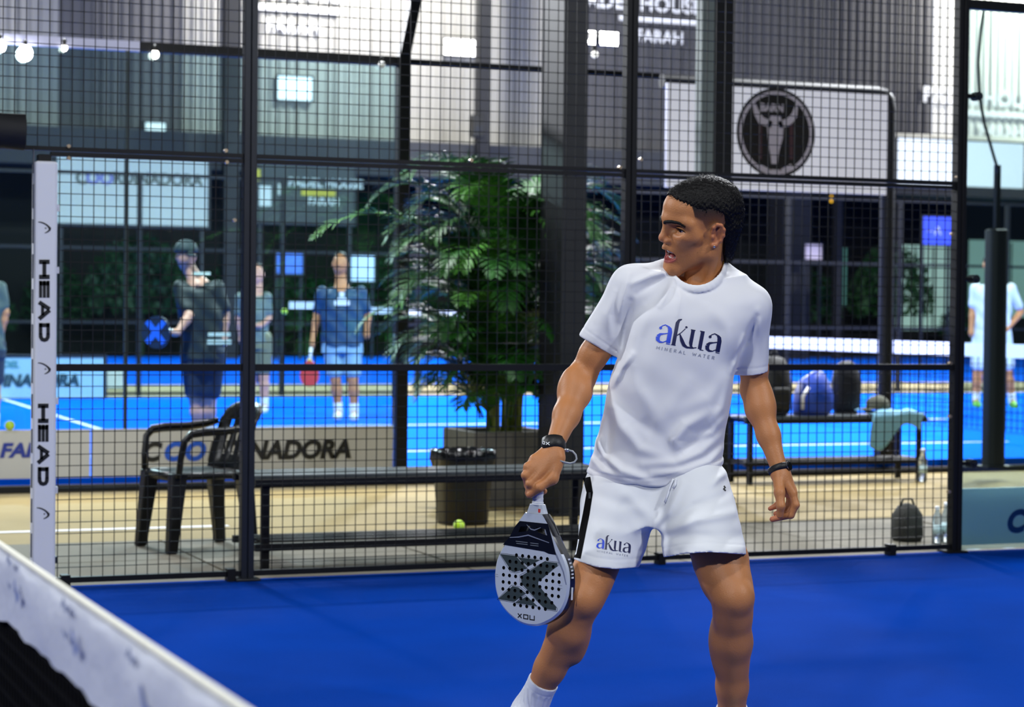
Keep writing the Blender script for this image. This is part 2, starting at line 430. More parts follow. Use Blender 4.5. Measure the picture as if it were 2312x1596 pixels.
# white padded post cover with lettering
cov = thing('post_cover', (1.63, YF-.03, 0), 'tall white padded post cover with black HEAD lettering beside the entrance', 'post cover')
m = MB(); m.box(-.052, .05, -.055, .045, .012, 1.965); o = m.build('padding', WHITE, cov, bevel=.012)
m = MB()
for z in np.arange(.15, 1.95, .16): m.box(-.056, -.0515, -.02, .0, z, z+.11)
m.build('hook_tape', mat('grey strap', '#5a5d66', .7), cov)
for py in (470, 610, 905, 1105, 1262):
    q = onY(122, py, YF-.03); m = MB(); m.box(.05, .062, -.03, 0, q[2]-.015, q[2]+.015); m.build('tie_tab', WHITE if py != 1262 else DKMET, cov)
YC = YF-.0855
def cv(px, py): q = onY(px, py, YC); return (q[0]-1.63, q[2])
def cstroke(mb, pts, w): # px points on the cover face
    mb.stroke2([cv(*q) for q in pts], w, M=Matrix(((1, 0, 0, 0), (0, 0, -1, YC-(YF-.03)-.002), (0, 1, 0, 0), (0, 0, 0, 1))))
def headword(y0, dx):
    m = MB(); T = .0175
    def S(pts, w=T): cstroke(m, [(x+dx, y0+y) for x, y in pts], w)
    S([(88, 4), (112, 4)], .02); S([(88, 38), (112, 38)], .02); S([(100, 4), (100, 38)])
    S([(88, 53), (112, 53)], .018)
    for xx in (91.5, 100, 108.5): S([(xx, 46.5), (xx, 85)], .014)
    S([(88, 95), (112, 111)], .019); S([(112, 113), (88, 133)], .019); S([(96, 103), (96, 125)], .014)
    S([(88, 147), (112, 147)], .018); S([(91.5, 142), (91.5, 168)], .016); S([(108.5, 142), (108.5, 168)], .016)
    S([(91.5, 166), (92, 174), (95, 179), (100, 180.5), (105, 179), (108, 174), (108.5, 166)], .017)
    m.build('lettering', INK, cov)
headword(587, 0); headword(912, -2.5)
for y0, dx in ((515, 0), (833, -.5), (1160, -3)):
    m = MB(); pts = [(86, -14), (92, -13.3), (98, -11.5), (104, -8.2), (109, -4), (112.5, .5), (112, 4), (109, 7), (105, 9.5), (101, 11)]
    cstroke(m, [(x+dx, y0+y) for x, y in pts], [.003, .005, .006, .0065, .008, .011, .0085, .0065, .005, .003])
    cstroke(m, [(101.5+dx, y0), (104.5+dx, y0)], .006); m.build('emblem', INK, cov)
# glass end panels with clamps and the low banner
GL = glassmat('court glass', '#e6f2f0', .08, .97); GLE = mat('green glass edge', '#0b3a3c', .15, 0, .1, 10)
gw = thing('glass_panel', (6.64, YF, 0), 'clear glass wall panel at the right end of the near fence', 'glass panel')
m = MB(); m.box(0, 1.97, .02, .032, .01, 3.0); m.build('pane', GL, gw)
m = MB(); m.box(-.004, .0, .019, .033, .01, 3.0); m.build('pane_edge', GLE, gw)
m = MB(); m.box(-.01, 2.0, 0, .05, 2.99, 3.04); m.build('top_rail', BLACK, gw)
m = MB(); m.box(1.975, 2.035, -.03, .03, 0, 4.0); m.build('post', BLACK, gw)
for px, py in ((2203, 218), (2197, 630), (2210, 1045)):
    q = onY(px, py, YF); m = MB(); m.bar((-.045, .0, q[2]), (.055, .0, q[2]), .034, .022)
    cl = m.build('clamp_arm', BLACK, gw, bevel=.004)
    m = MB(); m.tube([(.058, .02, q[2]), (.058, -.035, q[2])], [.024, .024], 14); m.tube([(.058, -.035, q[2]), (.058, -.045, q[2])], [.014, .008], 12); smooth_angle(m.build('clamp', DKMET, gw))
bn = thing('banner', (6.68, YF+.06, 0), 'pale blue low banner behind glass at the right, black and blue letters', 'banner')
BANB = mat('pale blue banner', '#c6dde6', .5, 0, .03, 3); PBLUE = mat('blue print', '#0b57d6', .5, 0, .05, 10)
m = MB(); m.box(0, 1.95, 0, .012, .03, .345); m.build('sheet', BANB, bn)
def coord_text(par, x0, z0, hgt, y, xs=1., rest=INK, vs=1.):
    # bold italic word, the double O in blue
    M = frameM((x0, y, z0), (1, 0, 0), (0, 0, 1))
    wx = 0
    for ch, mm in (('C', rest), ('OO', PBLUE), ('RDINADORA', rest)):
        me = textmesh(ch, hgt*1.35, bold=hgt*.07, shear=.22, xs=xs)
        wdt = max(v.co.x for v in me.vertices); mn = min(v.co.x for v in me.vertices)
        me.transform(M @ Matrix.Translation((wx-mn*.5, 0, 0))); put('lettering', me, mm, par); wx += wdt-mn*.2+hgt*.03
q = onY(2272, 1202, YF+.06); coord_text(bn, q[0]-6.68, .098, .125, -.004)
# ================================================================== NET
NX = .54
net = thing('court_net', (NX, 4.8, 0), 'black court net with a white top band in the lower left corner', 'net')
NETB = mat('black net cord', '#020203', .95, 0, .3, 40, spec=.1); BAND = mat('white net band', '#c9cdda', .7, 0, .06, 6, .35, 35)
def sag(y): return .92-.035*(1-((y-4.8)/5)**2)
m = MB(); n = 240; top = []; bot = []
v = []; fc = []
for i in range(n+1):
    y = -.2+i*(9.9/n); zt = sag(y)+.0025*math.sin(i*1.9)+.0015*math.sin(i*.73)
    w0 = .012+.003*math.sin(i*.9); zb = zt-.110-.0035*math.sin(i*.21)-.002*math.sin(i*.47+1)
    wob = .006*math.sin(i*.37)+.004*math.sin(i*.83)
    ring = [(NX+w0, zb), (NX+w0*.9, zt-.015), (NX+.004, zt), (NX-.004, zt), (NX-w0*.9, zt-.015), (NX-w0+wob, (zt+zb)/2), (NX-w0, zb)]
    for x, z in ring: v.append((x-NX, y-4.8, z))
for i in range(n):
    for j in range(6): a = i*7+j; fc.append((a, a+7, a+8, a+1))
m.add(v, fc); m.build('top_band', BAND, net, smooth=True)
m = MB(); m.tube([(-.0005, -.2+i*9.9/80-4.8, sag(-.2+i*9.9/80)+.004) for i in range(81)], .006, 8); m.build('band_stitching', mat('cream cord', '#e4e2d2', .7, 0, .1, 60), net, smooth=True)
m = MB()
for i in range(int(9.9/.03)):
    y = -.2+i*.03-4.8; m.box(-.0045, .0045, y-.0042, y+.0042, .02, sag(y+4.8)-.1)
for i in range(27): m.box(-.003, .003, -5.0, 4.9, .02+i*.03-.004, .02+i*.03+.004)
m.build('net_cords', NETB, net, kind='stuff')
FAINT = mat('faint grey print', '#8d97b3', .7, 0, .1, 20); FAINT2 = mat('faint blue print', '#7f8dbb', .7, 0, .1, 20)
def bandpt(px, py):
    d = ray(px, py); t = (NX-.0165)/d[0]; return CAM+d*t
for px, py in ((24, 1288), (150, 1392), (300, 1512)):
    q = bandpt(px, py); M = frameM((q[0]-NX-.002, q[1]-4.8, q[2]), (0, -1, 0), (0, 0, 1))
    m = MB(); m.stroke2([(-.03, .012), (-.012, .02), (.002, .01), (.02, .016)], [.006, .012, .009, .004], M=M); m.stroke2([(-.02, -.02), (.0, -.028), (.02, -.02)], .007, M=M); m.build('print_mark', FAINT, net)
    m = MB(); m.stroke2([(.05, -.01), (.075, -.035), (.10, -.03)], [.012, .018, .006], M=M); m.build('print_mark', FAINT2, net)
for y in (9.62,):
    m = MB(); m.box(-.04, .04, y-.04-4.8, y+.04-4.8, 0, .94); m.build('net_post', BLACK, net)
# ================================================================== MAIN PLAYER
D0, A0 = 6.1, .31
_fh = np.array([math.sin(YAW), math.cos(YAW), 0])
PBASE = D0*_fh+A0*_rt
def L(px, py, b=0.):
    d = ray(px, py); t = (b+D0)/(d@_fh)
    return np.array([t*(d@_rt)-A0, b, CH+t*d[2]])
CL0 = np.array([-A0, -D0, CH])
SKINC = '#bb7c4b'
def skinmat():
    m = mat('tanned skin', SKINC, .5, 0, .10, 14, .12, 260, spec=.45, sss=.12)
    N = m.node_tree.nodes; Lk = m.node_tree.links; b = N['Principled BSDF']
    src = b.inputs['Base Color'].links[0].from_socket
    at = N.new('ShaderNodeVertexColor'); at.layer_name = 'tint'; sp = N.new('ShaderNodeSeparateColor'); Lk.new(at.outputs[0], sp.inputs[0])
    for i, c in enumerate(('#9a4440', '#1c1512', '#b4604a')):
        mx = N.new('ShaderNodeMix'); mx.data_type = 'RGBA'; mx.inputs[7].default_value = lin(c)+(1,)
        Lk.new(sp.outputs[i], mx.inputs[0]); Lk.new(src, mx.inputs[6]); src = mx.outputs[2]
    Lk.new(src, b.inputs['Base Color'])
    return m
SKIN = skinmat()
HAIRM = mat('black hair', '#080606', .5, 0, .3, 60, .3, 300, spec=.22)
def set_tint(me, cols):
    a = me.attributes.new('tint', 'FLOAT_COLOR', 'POINT'); a.data.foreach_set('color', np.concatenate(cols).astype(np.float32).ravel())
def notint(v):
    c = np.zeros((len(v), 4)); c[:, 3] = 1; return c
P = thing('person', PBASE, 'man in white t-shirt and white shorts holding a racket, looking left', 'person', -YAW)
# ---------------------------------------------------------------- head
HPHI, HPIT, HROL, HSC = 1.2076, -.0948, -.2484, 1.0927
HO = np.array([.2318, -.03, 1.5499])
def headR(phi, pitch, roll):
    F = np.array([-math.sin(phi), -math.cos(phi), 0]); Lf = np.array([math.cos(phi), -math.sin(phi), 0]); U = np.array([0, 0, 1.])
    F2 = F*math.cos(pitch)+U*math.sin(pitch); U2 = -F*math.sin(pitch)+U*math.cos(pitch)
    return np.stack([F2, Lf*math.cos(roll)+U2*math.sin(roll), -Lf*math.sin(roll)+U2*math.cos(roll)], 1)
HR = headR(HPHI, HPIT, HROL)
def h2l(v): return HO+HSC*(np.asarray(v, float)@HR.T)
def l2h(v): return ((np.asarray(v, float)-HO)/HSC)@HR
nb = l2h(L(1580, 665, .03))                  # neck base, centre
g = SDF((-.135, -.10, -.235), (.135, .10, .15), .0021)
g.ell((-.014, 0, .043), (.098, .073, .084), .01)
g.ell((.045, 0, .052), (.062, .060, .056), .03)
g.ell((.045, 0, -.022), (.052, .057, .074), .03)
for sg in (1, -1):
    g.cone((.004, sg*.052, -.058), .016, (.074, sg*.014, -.103), .018, .028)
    g.cone((-.004, sg*.054, -.01), .018, (.004, sg*.052, -.058), .015, .025)
    g.ell((.062, sg*.043, -.014), (.022, .020, .015), .025)
    g.cone((.098, sg*.008, .030), .012, (.070, sg*.050, .029), .011, .016)
    g.cone((.060, sg*.058, .02), .008, (.045, sg*.058, -.012), .010, .02)
g.ell((.076, 0, -.060), (.029, .032, .036), .02)
g.ell((.082, 0, -.108), (.018, .022, .018), .02)
for sg in (1, -1):
    g.ell((.093, sg*.036, .006), (.020, .019, .011), .014, op='-')
    g.ell((.0665, sg*.036, .005), (.0118, .0118, .0118), .003)
    for pts in (((.081, sg*.022, .006), (.0835, sg*.030, .0095), (.081, sg*.038, .0105), (.074, sg*.047, .0075), (.067, sg*.052, .003)), ((.081, sg*.023, .001), (.081, sg*.031, -.0015), (.0775, sg*.041, -.0015), (.069, sg*.051, .001))):
        for a, b in zip(pts[:-1], pts[1:]): g.cone(a, .0032, b, .0032, .0025)
g.cone((.097, 0, .026), .0085, (.109, 0, -.016), .0100, .012)
g.ell((.1105, 0, -.022), (.0115, .0115, .0105), .008)
for sg in (1, -1):
    g.ell((.101, sg*.0145, -.028), (.012, .0080, .0085), .007)
    g.ell((.105, sg*.0075, -.036), (.0055, .0036, .005), .003, op='-')
# open mouth
g.cone((.102, 0, -.048), .0075, (.070, .033, -.060), .0045, .008); g.cone((.102, 0, -.048), .0075, (.070, -.033, -.060), .0045, .008)
g.ell((.098, 0, -.067), (.036, .0320, .0150), .004, op='-')
g.cone((.092, 0, -.083), .0085, (.071, .030, -.068), .0045, .006); g.cone((.092, 0, -.083), .0085, (.071, -.030, -.068), .0045, .006)
g.ell((.104, 0, -.068), (.020, .028, .0125), .003, op='-')
# ears
for sg in (1, -1):
    g.ell((-.008, sg*.074, -.006), (.017, .007, .028), .008)
    hx = [(.004, .077, .004), (.004, .081, .016), (-.004, .085, .024), (-.014, .087, .022), (-.022, .088, .010), (-.022, .086, -.006), (-.016, .083, -.020), (-.006, .079, -.032), (.003, .077, -.034)]
    for a, b in zip(hx[:-1], hx[1:]): g.cone((a[0], sg*a[1], a[2]), .0042, (b[0], sg*b[1], b[2]), .0042, .005)
    g.ell((.001, sg*.077, -.033), (.0075, .0052, .0075), .005)
    g.cone((-.013, sg*.082, .013), .003, (-.014, sg*.081, -.010), .0035, .005)
    g.ell((-.004, sg*.084, -.008), (.0085, .007, .013), .004, op='-')
    g.ell((.004, sg*.078, -.010), (.005, .004, .006), .004)
# neck
g.cone((-.035, 0, -.02), .049, nb, .050, .03)
g.cone((-.012, .054, -.045), .012, l2h(L(1596, 675, -.03)), .010, .02)
g.cone((-.012, -.054, -.045), .012, l2h(L(1562, 670, -.03)), .010, .02)
g.cone(nb, .048, l2h(L(1584, 684, -.030)), .040, .03)
hv, hf = g.mesh()
def sm(x, a, b): t = np.clip((x-a)/(b-a), 0, 1); return t*t*(3-2*t)
x, y, z = hv.T
tint = notint(hv)
dl = np.sqrt(((x-.092)/.026)**2+(y/.036)**2+((z+.070)/.0215)**2)
tint[:, 0] = (1-sm(dl, .82, 1.06))*(x > .06)
inner = (np.sqrt(((x-.095)/.032)**2+(y/.031)**2+((z+.067)/.0140)**2) < 1) & (x < .086)
tint[inner, 1] = .75
fade = sm(z-np.interp(x, [-.1, -.04, .0, .016, .03, .052, .06, .1], [-.12, -.05, .0, .003, .028, .040, .075, .092]), -.003, .008)
den = np.interp(z, [-.02, .02, .045, .065], [.35, .62, .88, 1.0])
bk = sm(-x, .03, .055)
tint[:, 1] = np.maximum(tint[:, 1], fade*np.maximum(den, bk)*(z > -.11)*(~((np.abs(y) > .0755) & (z < .03))))
tint[:, 2] = .35*np.exp(-(((x-.112)/.02)**2+(y/.02)**2+((z+.022)/.014)**2))+.22*np.exp(-(((x-.062)/.03)**2+((np.abs(y)-.045)/.02)**2+((z+.02)/.02)**2))+.35*(np.abs(y) > .077)
parts = [(h2l(hv), hf)]; tints = [tint]
# ---------------------------------------------------------------- arms
S_R, E_R, W_R = L(1422, 650, .0), L(1313, 850, .03), L(1256, 996, -.13)
S_L, E_L, W_L = L(1700, 685, .02), L(1703, 880, .07), L(1757, 1052, -.01)
def lerp(a, b, t): return np.array(a)*(1-t)+np.array(b)*t
def arm(S, E, W, r, lo, hi):
    a = SDF(lo, hi, .0034)
    a.chain([(S, r[0]), (lerp(S, E, .35), r[1]), (lerp(S, E, .75), r[2]), (E, r[3])], .02)
    a.chain([(E, r[3]), (lerp(E, W, .25), r[4]), (lerp(E, W, .6), r[5]), (W, r[6])], .02)
    return a
a = arm(S_R, E_R, W_R, (.042, .042, .040, .040, .045, .037, .027), np.minimum(np.minimum(S_R, E_R), W_R)-.09, np.maximum(np.maximum(S_R, E_R), W_R)+.09)
a.ell(lerp(S_R, E_R, .5)+np.array([-.004, -.010, 0]), (.032, .032, .075), .02)      # biceps
a.ell(lerp(E_R, W_R, .18)+np.array([-.014, -.006, 0]), (.036, .034, .06), .025)     # brachioradialis
v, f_ = a.mesh(); parts.append((v, f_)); tints.append(notint(v))
a = arm(S_L, E_L, W_L, (.042, .041, .039, .038, .040, .032, .024), np.minimum(np.minimum(S_L, E_L), W_L)-.09, np.maximum(np.maximum(S_L, E_L), W_L)+.09)
a.ell(lerp(E_L, W_L, .16)+np.array([.008, -.004, 0]), (.036, .034, .06), .025)
v, f_ = a.mesh(); parts.append((v, f_)); tints.append(notint(v))
# ---------------------------------------------------------------- right hand closed on the grip
HX0, HX1 = L(1165, 1150, -.26), L(1300, 960, -.06)
a = SDF((HX0[0], -.27, HX0[2]), (HX1[0], -.06, HX1[2]), .0017)
KN = [L(1206, 1036, -.158), L(1192, 1054, -.168), L(1187, 1073, -.175), L(1197, 1092, -.182)]
CP = [L(1243, 1010, -.136), L(1250, 1016, -.148), L(1255, 1022, -.158), L(1260, 1028, -.164)]
a.cone(W_R, .027, L(1250, 1018, -.14), .028, .012)
for i, (k0, c0) in enumerate(zip(KN, CP)):
    a.cone(c0, .016, k0, .0125-.0008*(i == 0), .011)
a.cone(L(1252, 1020, -.145), .024, L(1225, 1062, -.155), .022, .02)
AX = lambda py: L(1213, py, -.150)                       # grip axis
for i, k0 in enumerate(KN):
    py = 1052+i*17
    p1 = L(1189+i*2, py+10, -.150); p2 = L(1203+i*2, py+14, -.124); p3 = L(1220, py+10, -.124); p4 = L(1229, py+6, -.140)
    rr = (.0092, .0100, .0102, .0098)[i]
    a.chain([(k0, .0120), (p1, rr+.001), (p2, rr), (p3, rr-.0008), (p4, rr-.0016)], .006)
T0, T1, T2, T3 = L(1262, 1036, -.165), L(1247, 1080, -.180), L(1218, 1100, -.188), L(1196, 1117, -.178)
a.chain([(T0, .018), (T1, .0165), (T2, .0125), (T3, .0105)], .010)
v, f_ = a.mesh(); parts.append((v, f_)); tt = notint(v); tt[:, 2] = .25*np.exp(-((v-T3)**2).sum(1)/.0004); tints.append(tt)
NAIL = mat('fingernail', '#d59a86', .3, 0, .05, 30)
# ---------------------------------------------------------------- left hand, relaxed
lo, hi = L(1715, 1200, -.02), L(1830, 1030, -.02)
a = SDF((lo[0], -.13, lo[2]), (hi[0], .09, hi[2]), .0017)
a.cone(W_L, .024, L(1762, 1072, -.012), .026, .012)
kn = [L(1790, 1114, -.035), L(1788, 1111, -.015), L(1782, 1108, .005), L(1770, 1106, .022)]
for i, k0 in enumerate(kn): a.cone(L(1757+4*i, 1068, -.025+.012*i), .015, k0, .0125, .016)
a.cone(L(1764, 1072, -.012), .022, L(1778, 1105, -.014), .020, .02)
fing = [[(1790, 1114, -.035), (1797, 1140, -.044), (1786, 1163, -.038), (1744, 1172, -.026)],
        [(1788, 1111, -.015), (1793, 1138, -.020), (1781, 1160, -.016), (1754, 1168, -.008)],
        [(1782, 1108, .005), (1783, 1136, .000), (1771, 1155, .004), (1752, 1160, .010)],
        [(1770, 1106, .022), (1763, 1128, .018), (1752, 1142, .018), (1739, 1148, .018)]]
for i, q in enumerate(fing):
    pts = [L(*t) for t in q]; rr = (.0098, .0100, .0095, .0082)[i]
    a.chain([(pts[0], .0115), (pts[1], rr+.0006), (pts[2], rr), (pts[3], rr-.0014)], .005)
a.chain([(L(1758, 1078, -.03), .018), (L(1760, 1112, -.060), .0150), (L(1763, 1142, -.074), .0118), (L(1761, 1163, -.066), .0100)], .008)
v, f_ = a.mesh(); parts.append((v, f_)); tt = notint(v)
for q in fing: tt[:, 2] = np.maximum(tt[:, 2], .5*np.exp(-((v-L(*q[3]))**2).sum(1)/.0005))
tints.append(tt)
# ---------------------------------------------------------------- legs and trunk
H_R, K_R, N_R = L(1415, 1100, .0), L(1318, 1352, -.14), L(1196, 1602, .0)
H_L, K_L, N_L = L(1572, 1096, .0), L(1655, 1350, -.22), L(1652, 1655, -.05)
a = SDF((-.55, -.36, .05), (.62, .20, .99), .0048)
a.chain([(H_R, .088), (lerp(H_R, K_R, .5), .066), (lerp(H_R, K_R, .73), .057), (lerp(H_R, K_R, .88), .055), (K_R, .052)], .03)
a.chain([(K_R, .052), (lerp(K_R, N_R, .28), .056), (lerp(K_R, N_R, .62), .044), (N_R, .036)], .02)
a.ell(lerp(K_R, N_R, .28)+np.array([.02, .03, 0]), (.042, .042, .10), .03)
a.ell(K_R+np.array([-.008, -.03, 0]), (.034, .03, .04), .02)
a.chain([(H_L, .092), (lerp(H_L, K_L, .5), .070), (lerp(H_L, K_L, .68), .073), (lerp(H_L, K_L, .88), .061), (K_L, .056)], .03)
a.chain([(K_L, .054), (lerp(K_L, N_L, .12), .052), (lerp(K_L, N_L, .32), .054), (lerp(K_L, N_L, .65), .044), (N_L, .036)], .02)
a.ell(lerp(K_L, N_L, .30)+np.array([-.018, .03, 0]), (.044, .044, .10), .03)
a.ell(K_L+np.array([.012, -.022, .004]), (.036, .034, .044), .02)
a.ell(lerp(H_L, K_L, .80)+np.array([-.028, -.004, 0]), (.038, .04, .06), .03)
a.stack([(L(0, y)[2], L((l+r)/2, y)[0], .0, (r-l)/2/778, .10) for y, l, r in ((1150, 1380, 1610), (1050, 1370, 1610), (950, 1390, 1610))], .03)
v, f_ = a.mesh(); parts.append((v, f_)); tints.append(notint(v))
a = SDF((-.2, -.16, .9), (.5, .18, 1.5), .009)
a.stack([(L(0, y)[2], L((l+r)/2, y)[0], .0, (r-l)/2/778, rb) for y, l, r, rb in ((1000, 1380, 1605, .09), (900, 1400, 1620, .095), (800, 1420, 1630, .10), (700, 1440, 1690, .10), (660, 1470, 1680, .08))], .03)
a.cone(S_R, .05, L(1560, 665, .02), .05, .03); a.cone(S_L, .05, L(1590, 665, .02), .05, .03)
v, f_ = a.mesh(); parts.append((v, f_)); tints.append(notint(v))
me = np_mesh('body', parts); set_tint(me, tints); put('body', me, SKIN, P)
# ---------------------------------------------------------------- face details
def bvh(v, f): return BVHTree.FromPolygons([tuple(p) for p in v], [tuple(int(i) for i in q) for q in f])
T3_ = bvh(hv, hf)
def hobj(mb, name, m, **k):
    mb.v = [tuple(h2l(p)) for p in mb.v]; return mb.build(name, m, P, **k)
for sg in (1, -1):
    m = MB(); m.sphere((.0700, sg*.0365, .005), .0128, 20, 14); e = hobj(m, 'eye', mat('eye white', '#a89c94', .15, 0, .03, 10), smooth=True)
    d = Vector((.93, .30 if sg > 0 else -.1, .0)).normalized(); c0 = Vector((.0700, sg*.0365, .005))
    m = MB(); m.sphere(c0+d*.0060, .0078, 14, 10); o = hobj(m, 'iris', mat('dark iris', '#160d08', .08, 0, .1, 30), smooth=True); o.parent = e
    m = MB(); br = [(.112, .006, .021), (.111, .016, .0255), (.103, .031, .0285), (.089, .047, .0275), (.074, .059, .018)]
    tr_ = T3_
    def skin(q, off):
        q = Vector((q[0], sg*q[1], q[2])); dv = Vector((-.75, -sg*.55, -.12)).normalized(); r_ = tr_.ray_cast(q-dv*.03, dv)
        return (r_[0]-dv*off) if r_[0] is not None else q
    ptsb = []
    for i in range(25):
        t = i/24*4; j = min(3, int(t)); u = t-j; ptsb.append(skin(Vector(br[j])*(1-u)+Vector(br[j+1])*u, .0002))
    m.tube(ptsb, [.0010+.0034*math.sin(math.pi*min(1, (i+4)/29))**.8 for i in range(25)], 8)
    for i in range(160):
        t = random.random(); q = ptsb[int(t*24)]+Vector((random.uniform(-.001, .002), 0, random.uniform(-.0045, .0045))); dv = Vector((-.45, sg*.9, .35-.7*t))*random.uniform(.004, .008)
        m.tube([q, q+dv], [.0006, .0001], 3, cap=False)
    hobj(m, 'eyebrow', HAIRM, smooth=True)
    m = MB(); lash = [skin(q, .0004) for q in ((.0845, .023, .0075), (.085, .030, .0088), (.083, .038, .0092), (.077, .047, .0065), (.069, .054, .002))]
    m.tube(lash, [.0010, .0013, .0014, .0013, .0007], 6); hobj(m, 'eyelash', HAIRM, smooth=True)
TEETH = mat('teeth', '#d8d2c6', .25, 0, .04, 30)
m = MB()
for row, zz, rx, n in ((0, -.0565, .0, 9), (1, -.0775, -.005, 9)):
    for i in range(n):
        th = (i-(n-1)/2)/n*2.0; r = .021
        cx, cy = .071+rx+r*math.cos(th), r*math.sin(th)*1.15
        M = Matrix.Translation((cx, cy, zz)) @ Matrix.Rotation(th, 4, 'Z')
        m.box(-.0025, .0025, -.0027, .0027, -.0042, .0042, M)
hobj(m, 'teeth', TEETH, bevel=.0008)
m = MB(); m.sphere((.071, 0, -.072), .016, 14, 10, (1.05, .95, .38)); hobj(m, 'tongue', mat('tongue', '#9c4646', .35, 0, .1, 30), smooth=True)
m = MB(); m.sphere((.002, .0835, -.034), .0034, 10, 8); hobj(m, 'ear_stud', mat('silver stud', '#e8e8ee', .1, 1., 0), smooth=True)
m = MB(); m.sphere((.036, .0565, -.054), .0012, 8, 6); hobj(m, 'mole', mat('mole', '#4a2a1c', .5, 0, 0), smooth=True)
# ---------------------------------------------------------------- hair
g = SDF((-.145, -.105, -.13), (.135, .105, .165), .0024)
sl, X, Y, Z = g.blk(g.lo, g.lo+g.h*g.n)
xs = g.ax[0]
base = np.full(g.n, 1, np.float32); sv = g.D
g.ell((-.013, 0, .048), (.105, .0748, .088), .01)
g.ell((.036, 0, .072), (.067, .060, .044), .02)
g.cone((-.071, .0, .02), .045, (-.062, .0, -.068), .036, .02); g.cone((-.06, .028, .0), .038, (-.050, .03, -.068), .025, .02); g.cone((-.06, -.028, .0), .038, (-.050, -.03, -.068), .025, .02)
line = np.interp(xs, [-.14, -.06, -.045, -.03, .0, .03, .05, .072, .09, .11], [-.105, -.105, -.07, .045, .062, .066, .074, .086, .092, .094]).astype(np.float32)[:, None, None]
line = line+.010*np.abs(Y)/.06*(xs[:, None, None] > .02)*-1
cut = (line-Z)+.0025*np.sin(X*900)+.0025*np.sin(Y*1100+X*400)
A = g.D; hh = np.maximum(.006-np.abs(A-cut), 0)/.006
g.D = (np.maximum(A, cut)+hh*hh*.0015).astype(np.float32)
g.D += (.0011*np.sin(X*520+3*np.sin(Y*160))*np.sin(Z*430+2*np.sin(X*170))+.0009*np.sin(Y*640+Z*210)*np.sin(X*310)).astype(np.float32)
kv, kf = g.mesh()
# short strands standing off the surface
me0 = np_mesh('tmp', [(kv, kf)]); nrm = np.zeros(len(kv)*3, np.float32); me0.vertices.foreach_get('normal', nrm); nrm = nrm.reshape(-1, 3); bpy.data.meshes.remove(me0)
rs = np.random.RandomState(3); sel = rs.choice(len(kv), 7000, replace=True)
sv_, sf_ = [], []
for n_, i in enumerate(sel):
    p0 = kv[i]; nn = nrm[i]
    if nn @ (p0-np.array([-.01, 0, .0])) < 0: continue
    comb = np.array([.75, 0, .1]) if (p0[2] > .06 and p0[0] > -.05) else np.array([-.15, 0, -1.0])
    dv = nn*.75+comb*.8+rs.normal(0, .22, 3); dv /= np.linalg.norm(dv); ln = rs.uniform(.006, .013)
    u = np.cross(dv, [0.3, .5, .8]); u /= np.linalg.norm(u)+1e-9; w_ = np.cross(dv, u); r0 = .0006
    o = len(sv_)
    q = p0-nn*.002
    for th in (0, 2.1, 4.2): sv_.append(q+(u*math.cos(th)+w_*math.sin(th))*r0)
    sv_.append(q+dv*ln)
    sf_ += [(o, o+1, o+3, o+3), (o+1, o+2, o+3, o+3), (o+2, o, o+3, o+3)]
hm = MB(); hm.v = [tuple(p) for p in h2l(np.concatenate([kv, np.array(sv_)]))]
hm.f = [tuple(int(i) for i in q) for q in kf]+[tuple(int(i)+len(kv) for i in q[:3]) for q in sf_]
hm.build('hair', HAIRM, P, smooth=True)
# ---------------------------------------------------------------- t-shirt
SHIRT = mat('white sports jersey', '#dcdde2', .62, 0, .02, 4, .04, 900, spec=.35, sheen=.1)
SHORT = mat('white woven shorts', '#dee1e5', .6, 0, .02, 4, .05, 1200, spec=.35)
t = SDF((-.36, -.20, .70), (.50, .21, 1.53), .0033)
rows = [(1115, 1318, 1640, .01, .138), (1060, 1322, 1643, .01, .138), (1030, 1335, 1634, .01, .136), (1000, 1346, 1632, .01, .132), (950, 1357, 1640, .005, .128), (900, 1366, 1648, .0, .126),
        (850, 1376, 1653, .0, .127), (800, 1388, 1662, .0, .129), (750, 1400, 1690, .0, .128), (700, 1412, 1712, .0, .122), (665, 1430, 1712, .005, .110), (640, 1455, 1695, .012, .098), (615, 1480, 1668, .02, .080)]
t.stack([(L(0, y)[2], (L(l, y)[0]+L(r, y)[0])/2, b0, (L(r, y)[0]-L(l, y)[0])/2, rb) for y, l, r, b0, rb in rows], .02, 2.25)
t.cone(L(1530, 618, .025), .052, L(1430, 652, .005), .062, .05); t.cone(L(1618, 622, .025), .050, L(1688, 690, .015), .058, .05)
CU_R, CU_L = L(1349, 771, .02), L(1698, 834, .05)
t.cone(L(1430, 652, .005), .067, CU_R, .0565, .035); t.cone(L(1690, 695, .02), .061, CU_L, .0485, .03)
def axcut(sd, c, ax, r):            # cut a tube end square and open it
    ax = ax/np.linalg.norm(ax); m = r+.03
    s_, X, Y, Z = sd.blk(c-m-.02, c+m+.02)
    dx, dy, dz = X-c[0], Y-c[1], Z-c[2]; h = dx*ax[0]+dy*ax[1]+dz*ax[2]; rho = np.sqrt(np.maximum(dx*dx+dy*dy+dz*dz-h*h, 0))
    ok = rho < r+.028
    A = sd.D[s_]; sd.D[s_] = np.where(ok, np.maximum(A, h), A).astype(np.float32)
    A = sd.D[s_]; inn = np.maximum(rho-(r-.0100), -(h+.045)); sd.D[s_] = np.maximum(A, -inn).astype(np.float32)
axR = CU_R-L(1432, 652, .005); axL = CU_L-L(1690, 695, .02)
axcut(t, CU_R+axR/np.linalg.norm(axR)*.010, axR+np.array([.02, 0, .0]), .0555); axcut(t, CU_L+axL/np.linalg.norm(axL)*.008, axL, .0485)
